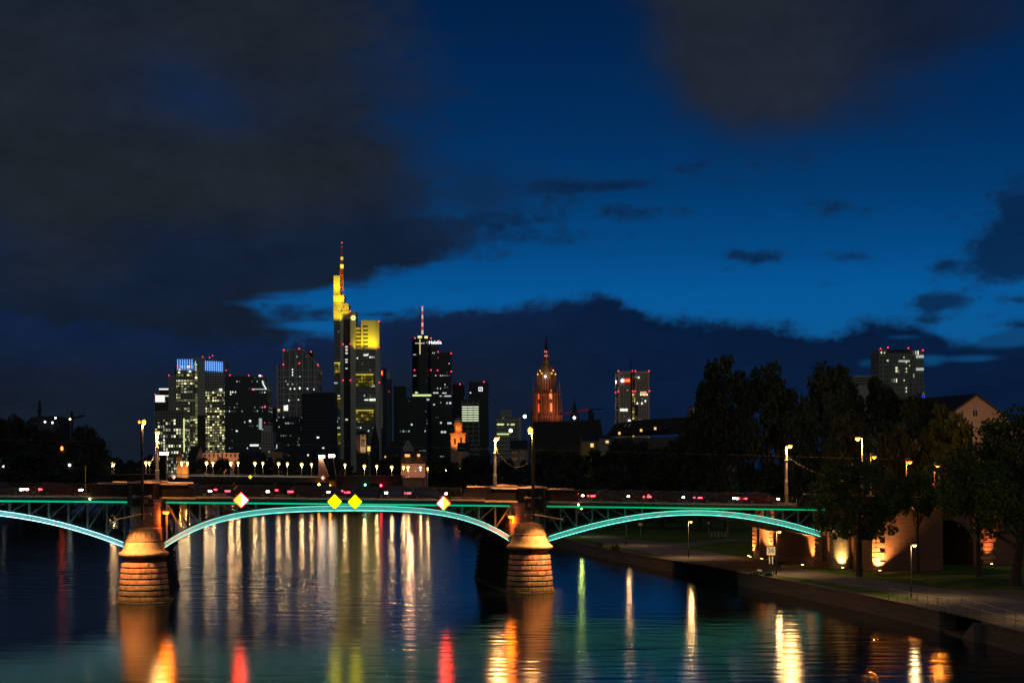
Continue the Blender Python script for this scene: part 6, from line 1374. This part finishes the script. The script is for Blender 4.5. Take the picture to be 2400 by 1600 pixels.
MB().extr([f(905, 1055), f(940.8, 1055), f(940.8, 1034), f(918, 1034)], (0, 12, 0)).build('roof', DARKC, r); MB().box(X(905, Y), X(941, Y), Y + .1, Y + 12, QZ, Zp(920, 1055.2, Y)).build('wall', mat('dark_wall', (.05, .045, .045), .9), r)
for px, py in ((955, 1043), (950, 1052), (960, 1052)): MB().box(X(px, Y) - .35, X(px, Y) + .35, Y - .1, Y - .01, Zp(px, py + 2.2, Y), Zp(px, py - 2.2, Y)).build('window', GLASSD, r)
# orange church tower
Y = 1250; r = bld('orange_church_tower', 1073, Y, 'squat church tower floodlit orange with a columned drum and pale green dome', 'church'); OS = mat('orange_church_stone', (.46, .28, .17), .85, 0, .15, .4)
bxp(MB(), 1056.5, 1090.5, 1017, None, Y, 11).build('tower', OS, r); bxp(MB(), 1054, 1093, 1014.5, 1016.8, Y, 12, -.6).build('cornice', OS, r)
cx_ = X(1073.5, Y, 1000); ky = Y / F
MB().lathe([(10 * ky, Zp(1073, 1014, Y)), (10 * ky, Zp(1073, 1008, Y)), (9 * ky, Zp(1073, 1007.8, Y)), (8 * ky, Zp(1073, 1007, Y)), (8 * ky, Zp(1073, 992, Y)), (10.3 * ky, Zp(1073, 991.5, Y)), (10.3 * ky, Zp(1073, 989, Y))], (cx_, Y + 5, 0), 20).build('drum', OS, r)
MB().lathe([(9.8 * ky, Zp(1073, 989, Y)), (9 * ky, Zp(1073, 984, Y)), (6 * ky, Zp(1073, 980.3, Y)), (.6, Zp(1073, 979, Y)), (.2, Zp(1073, 972, Y))], (cx_, Y + 5, 0), 20).build('dome', mat('copper_green', (.20, .30, .24), .7), r)
for k in range(7):
    a = math.pi + math.pi * (k + .5) / 7; q = (cx_ + 9.4 * ky * math.cos(a), Y + 5 + 9.4 * ky * math.sin(a))
    MB().tube([(q[0], q[1], Zp(1073, 1007.6, Y)), (q[0], q[1], Zp(1073, 991.8, Y))], .32, 8).build('column', OS, r)
for px, h_ in ((1066, 14), (1080.5, 16)): MB().box(X(px, Y) - .75, X(px, Y) + .75, Y - .12, Y - .01, Zp(px, 1041, Y), Zp(px, 1041 - h_, Y)).build('window', mat('dark_opening', (.03, .02, .015), .9), r)
lamp_light('SPOT', P(1062, 1052, Y - 11), (1, .34, .07), 1.5e4, r, .5, P(1072, 1025, Y), 80, .9); lamp_light('SPOT', P(1086, 1054, Y - 12), (1, .34, .07), .8e4, r, .5, P(1080, 1028, Y), 80, .9)
lamp_light('POINT', (cx_ - 1.2, Y + .5, Zp(1073, 1004, Y)), (1, .25, .04), 600, r, .3); lamp_light('POINT', (cx_ + 1.8, Y + .7, Zp(1073, 1004, Y)), (1, .25, .04), 600, r, .3)
# white river tower with a relief panel, and the dark spire beside it
Y = 850; r = bld('river_gate_tower', 848, Y, 'old river gate tower with pyramid roof, pale corner stones and a tall clock-like panel', 'tower'); WT = mat('gate_tower_side', (.06, .045, .045), .9); WF = mat('gate_tower_front', (.50, .38, .26), .9, 0, .12, .6)
bxp(MB(), 835, 860, 1018, None, Y, 6).build('tower', WT, r); xa, xb, xm = X(832.5, Y, 1018), X(862.5, Y, 1018), X(847.5, Y, 1010); z0 = Zp(847, 1017.9, Y); z1 = Zp(847, 1005.5, Y)
MB().add([(xa, Y - .6, z0), (xb, Y - .6, z0), (xb, Y + 6.6, z0), (xa, Y + 6.6, z0), (xm, Y + 3, z1)], [(0, 3, 2, 1), (0, 1, 4), (1, 2, 4), (2, 3, 4), (3, 0, 4)]).build('pyramid_roof', DARKC, r)
bxp(MB(), 845, 857.3, 1018, 1060, Y, .4, -.45).build('pale_front', WF, r)
bxp(MB(), 846.6, 855.2, 1029.5, 1046, Y, .15, -.62).build('relief_panel', mat('relief_grey', (.09, .075, .07), .9), r); bxp(MB(), 849, 852.6, 1019.5, 1023, Y, .15, -.62).build('window', mat('dark_opening', (.03, .02, .015), .9), r)
for k, (x_, y_, h_) in enumerate(((849, 1033, 3), (852, 1035, 4), (850, 1040, 4), (853, 1042, 2.5))): bxp(MB(), x_ - .5, x_ + .6, y_, y_ + h_, Y, .1, -.73).build('relief_figure', WF, r)
for k in range(5): bxp(MB(), 844.2 - (k % 2) * .8, 846, 1047 + k * 2.6, 1048.6 + k * 2.6, Y, .4, -.5).build('quoin', WF, r)
lamp_light('SPOT', P(851, 1066, Y - 9), (1, .72, .42), 3500, r, .3, P(851, 1035, Y), 70, .9)
bxp(MB(), 859.5, 867, 1045, 1057, Y, .4, 2).build('lit_stair_window', emis('yellow_stair', (1, .74, .18), .75, False), r)
Y = 870; r = bld('dark_spire_church', 877, Y, 'dark pointed church spire right of the river gate tower', 'church'); MB().lathe([(10 * Y / F, QZ), (10 * Y / F, Zp(877, 1037, Y)), (8 * Y / F, Zp(877, 1024, Y)), (3.5 * Y / F, Zp(877, 1008, Y)), (.05, Zp(877, 983, Y))], (X(877, Y), Y + 4, 0), 8).build('spire', DARKC, r)
# gothic turret on the left, dark church roof, lit long building
Y = 690; r = bld('gothic_turret', 420, Y, 'small gothic turret with pointed roof lit orange at its foot', 'tower'); TS_ = mat('turret_stone', (.36, .22, .15), .9, 0, .2, .6)
bxp(MB(), 414.5, 425.5, 1071, None, Y, 3).build('tower', TS_, r); MB().lathe([(6.4 * Y / F, Zp(420, 1071, Y)), (.05, Zp(420, 1052.5, Y))], (X(420, Y, 1060), Y + 1.5, 0), 8, math.pi / 8).build('pointed_roof', TS_, r); bxp(MB(), 425.6, 441, 1087, None, Y, 3).build('annex', TS_, r)
for px, py in ((417.5, 1076), (422.5, 1076), (417.5, 1086), (422, 1086)): bxp(MB(), px - .9, px + .9, py - 2, py + 2, Y, .1, -.12).build('window', GLASSD, r)
lamp_light('POINT', P(424, 1108, Y - 3.5), (1, .42, .08), 900, r, .3); lamp_light('POINT', P(437, 1106, Y - 3.5), (1, .50, .10), 900, r, .3)
house('dark_gabled_church', 440, 460, 1072, 760, 20, 'dark steep roof between the gothic turret and the lit long building', mat('dark_wall', (.05, .045, .045), .9), DARKC, 1045, 'church')
Y = 800; r = bld('long_lit_building', 510, Y, 'long low building with a pinkish lit cornice and row of dark windows', 'building'); bxp(MB(), 456, 560, 1063, None, Y, 16).build('wall', facade('fac_lb', (.36, .22, .16), (.03, .025, .025), 2.0, 3.2, .4, .55, .02, 0, 1, (1, .7, .4), .6, .9, 27.0), r); bxp(MB(), 455, 561, 1061.5, 1062.9, Y, 17, -.6).build('cornice', COPING, r)
for px in (480, 515, 545): lamp_light('POINT', P(px, 1078, Y - 8), (1, .52, .28), 1500, r, .4)
house('pink_block', 640, 662, 1058, 720, 14, 'small pinkish block above the old bridge lamps', PINKW, DARKC, 1052)
for k, (a, b2, yt, Y_, lab) in enumerate(((560, 612, 1060, 780, 'low dark roof right of the lit long building'), (668, 732, 1048, 790, 'dark block with rounded trees before it, left of the lit pylon'), (895, 940, 1050, 760, 'dark roof left of the stepped gable house'))):
    house('dark_quay_block', a, b2, yt + 10, Y_, 16, lab, mat('dark_wall', (.05, .045, .045), .9), DARKC, yt, 'building', wins=[(a + 8, yt + 20, 3, 4, WARMW if k else GLASSD), (b2 - 10, yt + 18, 3, 4, COOLW if k == 1 else GLASSD)])
# gabled house on the right
Y = 300; r = bld('gabled_house', 2290, Y, 'large gabled house with three storeys, shuttered windows and a balcony', 'house'); HW = mat('house_render', (.34, .22, .16), .9, 0, .06, .4)
f = lambda px, py: (X(px, Y, py), Y, Zp(px, py, Y)); 
MB().extr([f(2241, 1190), f(2359, 1190), f(2359, 978), f(2288.8, 928), f(2241, 962)], (-3, 14, 0)).build('gable_wall', HW, r)
ap, el, er = Vector(f(2288.8, 926.8)), Vector(f(2237, 964)), Vector(f(2362, 979.5)); dv = Vector((-9, 30, 0)); up = Vector((0, 0, .35))
dv0 = Vector((0, -.35, 0)); MB().add([ap + dv0, el + dv0, el + dv, ap + dv, ap + up + dv0, el + up + dv0, el + up + dv, ap + up + dv], [(0, 1, 2, 3), (4, 7, 6, 5), (0, 4, 5, 1), (1, 5, 6, 2), (2, 6, 7, 3), (3, 7, 4, 0)]).build('roof', DARKC, r)
MB().add([ap + dv0, er + dv0, er + dv, ap + dv, ap + up + dv0, er + up + dv0, er + up + dv, ap + up + dv], [(3, 2, 1, 0), (5, 6, 7, 4), (1, 5, 4, 0), (2, 6, 5, 1), (3, 7, 6, 2), (0, 4, 7, 3)]).build('roof', DARKC, r)
MB().add([P(2180, 937, Y + 20), P(2286, 928, Y + 20), P(2240, 966, Y + 14), P(2180, 975, Y + 14)], [(0, 1, 2, 3)]).build('roof', DARKC, r)
bxp(MB(), 2180, 2240, 966, None, Y, 14, 16).build('wing_wall', HW, r); bxp(MB(), 2179, 2217, 927.5, 945, Y, 8, 19).build('chimney_block', DARKC, r); bxp(MB(), 2264, 2271, 925, 932, Y, 2, 8).build('chimney', DARKC, r)
MB().tube([P(2241, 940, Y + 12), P(2241, 914, Y + 12)], .05, 6).build('aerial', STEELD, r)
def hwin(px, py, w, h, n, m_=GLASSD):
    x_, z_ = X(px, Y, py), Zp(px, py, Y); w_, h_ = w * Y / F / 2, h * Y / F / 2; fr_ = MB().box(x_ - w_ - .08, x_ + w_ + .08, Y - .1, Y - .004, z_ - h_ - .08, z_ + h_ + .08).build('window', mat('house_window_frame', (.50, .40, .33), .7), r)
    for k in range(n): a = x_ - w_ + (2 * w_) * (k + .08) / n; MB().box(a, a + 2 * w_ * .84 / n, Y - .13, Y - .104, z_ - h_, z_ + h_).build('pane', m_, fr_)
hwin(2285, 968, 12, 15, 2); hwin(2284.5, 1000.5, 11, 9, 2, mat('curtained_pane', (.10, .14, .13), .4)); hwin(2286.5, 1035, 9, 10, 2, mat('curtain_pane_red', (.12, .05, .05), .4)); hwin(2316, 1003, 19, 14, 3)
bal = bxp(MB(), 2303, 2334, 1010, 1022, Y, 1.2, -1.3).build('balcony', mat('balcony_boards', (.07, .05, .04), .8), r)
bxp(MB(), 2359.2, 2400, 987, None, Y, 12, 2).build('side_wing', HW, r); bxp(MB(), 2359.2, 2420, 985.5, 987, Y, 13, 1.2).build('wing_coping', COPING, r)
lamp_light('POINT', P(2306, 1100, Y - 22), (1, .56, .32), 7000, r, .5)
bh = house('lit_ground_floor_block', 2150, 2300, 1095, 262, 12, 'pale lit house base behind the orange lamps and small trees', mat('pale_pink_render', (.45, .33, .27), .9, 0, .08, .4), DARKC, 1080, wins=[(2185, 1130, 12, 20, GLASSD), (2225, 1130, 12, 20, GLASSD)])
lamp_light('POINT', P(2190, 1135, 250), (1, .55, .3), 1500, bh, .3)
# traffic light by the road
q = P(2186, 1135, 205); o = thing('traffic_light', (q.x, q.y, 8.7), 'traffic light showing red at the right end of the bridge', 'traffic light')
MB().tube([(q.x, q.y, 8.7), (q.x, q.y, q.z + .4)], .05, 8).build('pole', STEELD, o); MB().box(q.x - .16, q.x + .16, q.y - .25, q.y - .05, q.z - .65, q.z + .3).build('housing', BLACKP, o)
MB().ball((q.x, q.y - .26, q.z + .12), .13, 10, 6).build('red_light', emis('traffic_red', (1, .03, .06), 6, False), o)
# left bank: domed block, cranes, red lamp
Y = 900; r = bld('domed_block', 95, Y, 'dark low-domed block behind the left bank trees', 'building'); MB().lathe([(50 * Y / F, QZ), (50 * Y / F, Zp(97, 985, Y)), (40 * Y / F, Zp(97, 976, Y)), (22 * Y / F, Zp(97, 973.5, Y)), (.2, Zp(97, 973, Y))], (X(97, Y), Y + 14, 0), 24).build('shell', mat('dark_dome', (.03, .033, .036), .8), r)
for px, py in ((105.5, 988), (122.5, 990), (130, 979), (40, 997)): MB().ball(P(px, py, Y - 3), .45, 8, 6).build('lamp', WHITEL, r)
r = bld('tower_crane', 93, 1000, 'upright dark crane on top of the domed block', 'crane'); MB().tube([P(93, 1030, 1000), P(93, 940, 1000)], .8, 4).build('mast', GREYD, r); MB().tube([P(87, 963, 1000), P(97, 961, 1000)], .8, 4).build('counterweight_arm', GREYD, r); MB().tube([P(96, 961, 1000), P(92, 939, 1000)], .4, 4).build('jib', GREYD, r)
r = bld('slewing_crane', 169, 1000, 'dark slewing crane with a yellow lamp on the left bank', 'crane'); MB().tube([P(169, 1040, 1000), P(168.5, 964, 1000)], .8, 4).build('mast', GREYD, r); MB().tube([P(154, 985, 1000), P(198, 973, 1000)], [1.0, .4], 4).build('jib', GREYD, r); MB().ball(P(164, 982, 996), .6, 8, 6).build('lamp', emis('crane_lamp', (1, .8, .3), 5, False), r)
for px, py, Y, col, lab in ((145, 1050.5, 540, 'r', 'red lamp glowing among the left bank trees'), (163, 1089.5, 525, 'w', 'small white lamp low among the left bank trees'), (8, 1093, 525, 'w', 'small white lamp at the left picture edge')):
    q = P(px, py, Y); o = thing('bank_lamp', (q.x, q.y, QZ), lab, 'lamp', 'small lamps on the left bank'); MB().tube([(q.x, q.y, QZ), q], .07, 6).build('pole', STEELD, o); MB().ball(q, .42, 10, 6, 1.6 if col == 'r' else 1).build('globe', emis('bank_red', (1, .10, .02), 9) if col == 'r' else emis('bank_white', (.9, 1, .9), 4, False), o)
q = P(232, 1062, 568); lamp_light('POINT', q, (1, .10, .04), 800, None, .4) if False else None
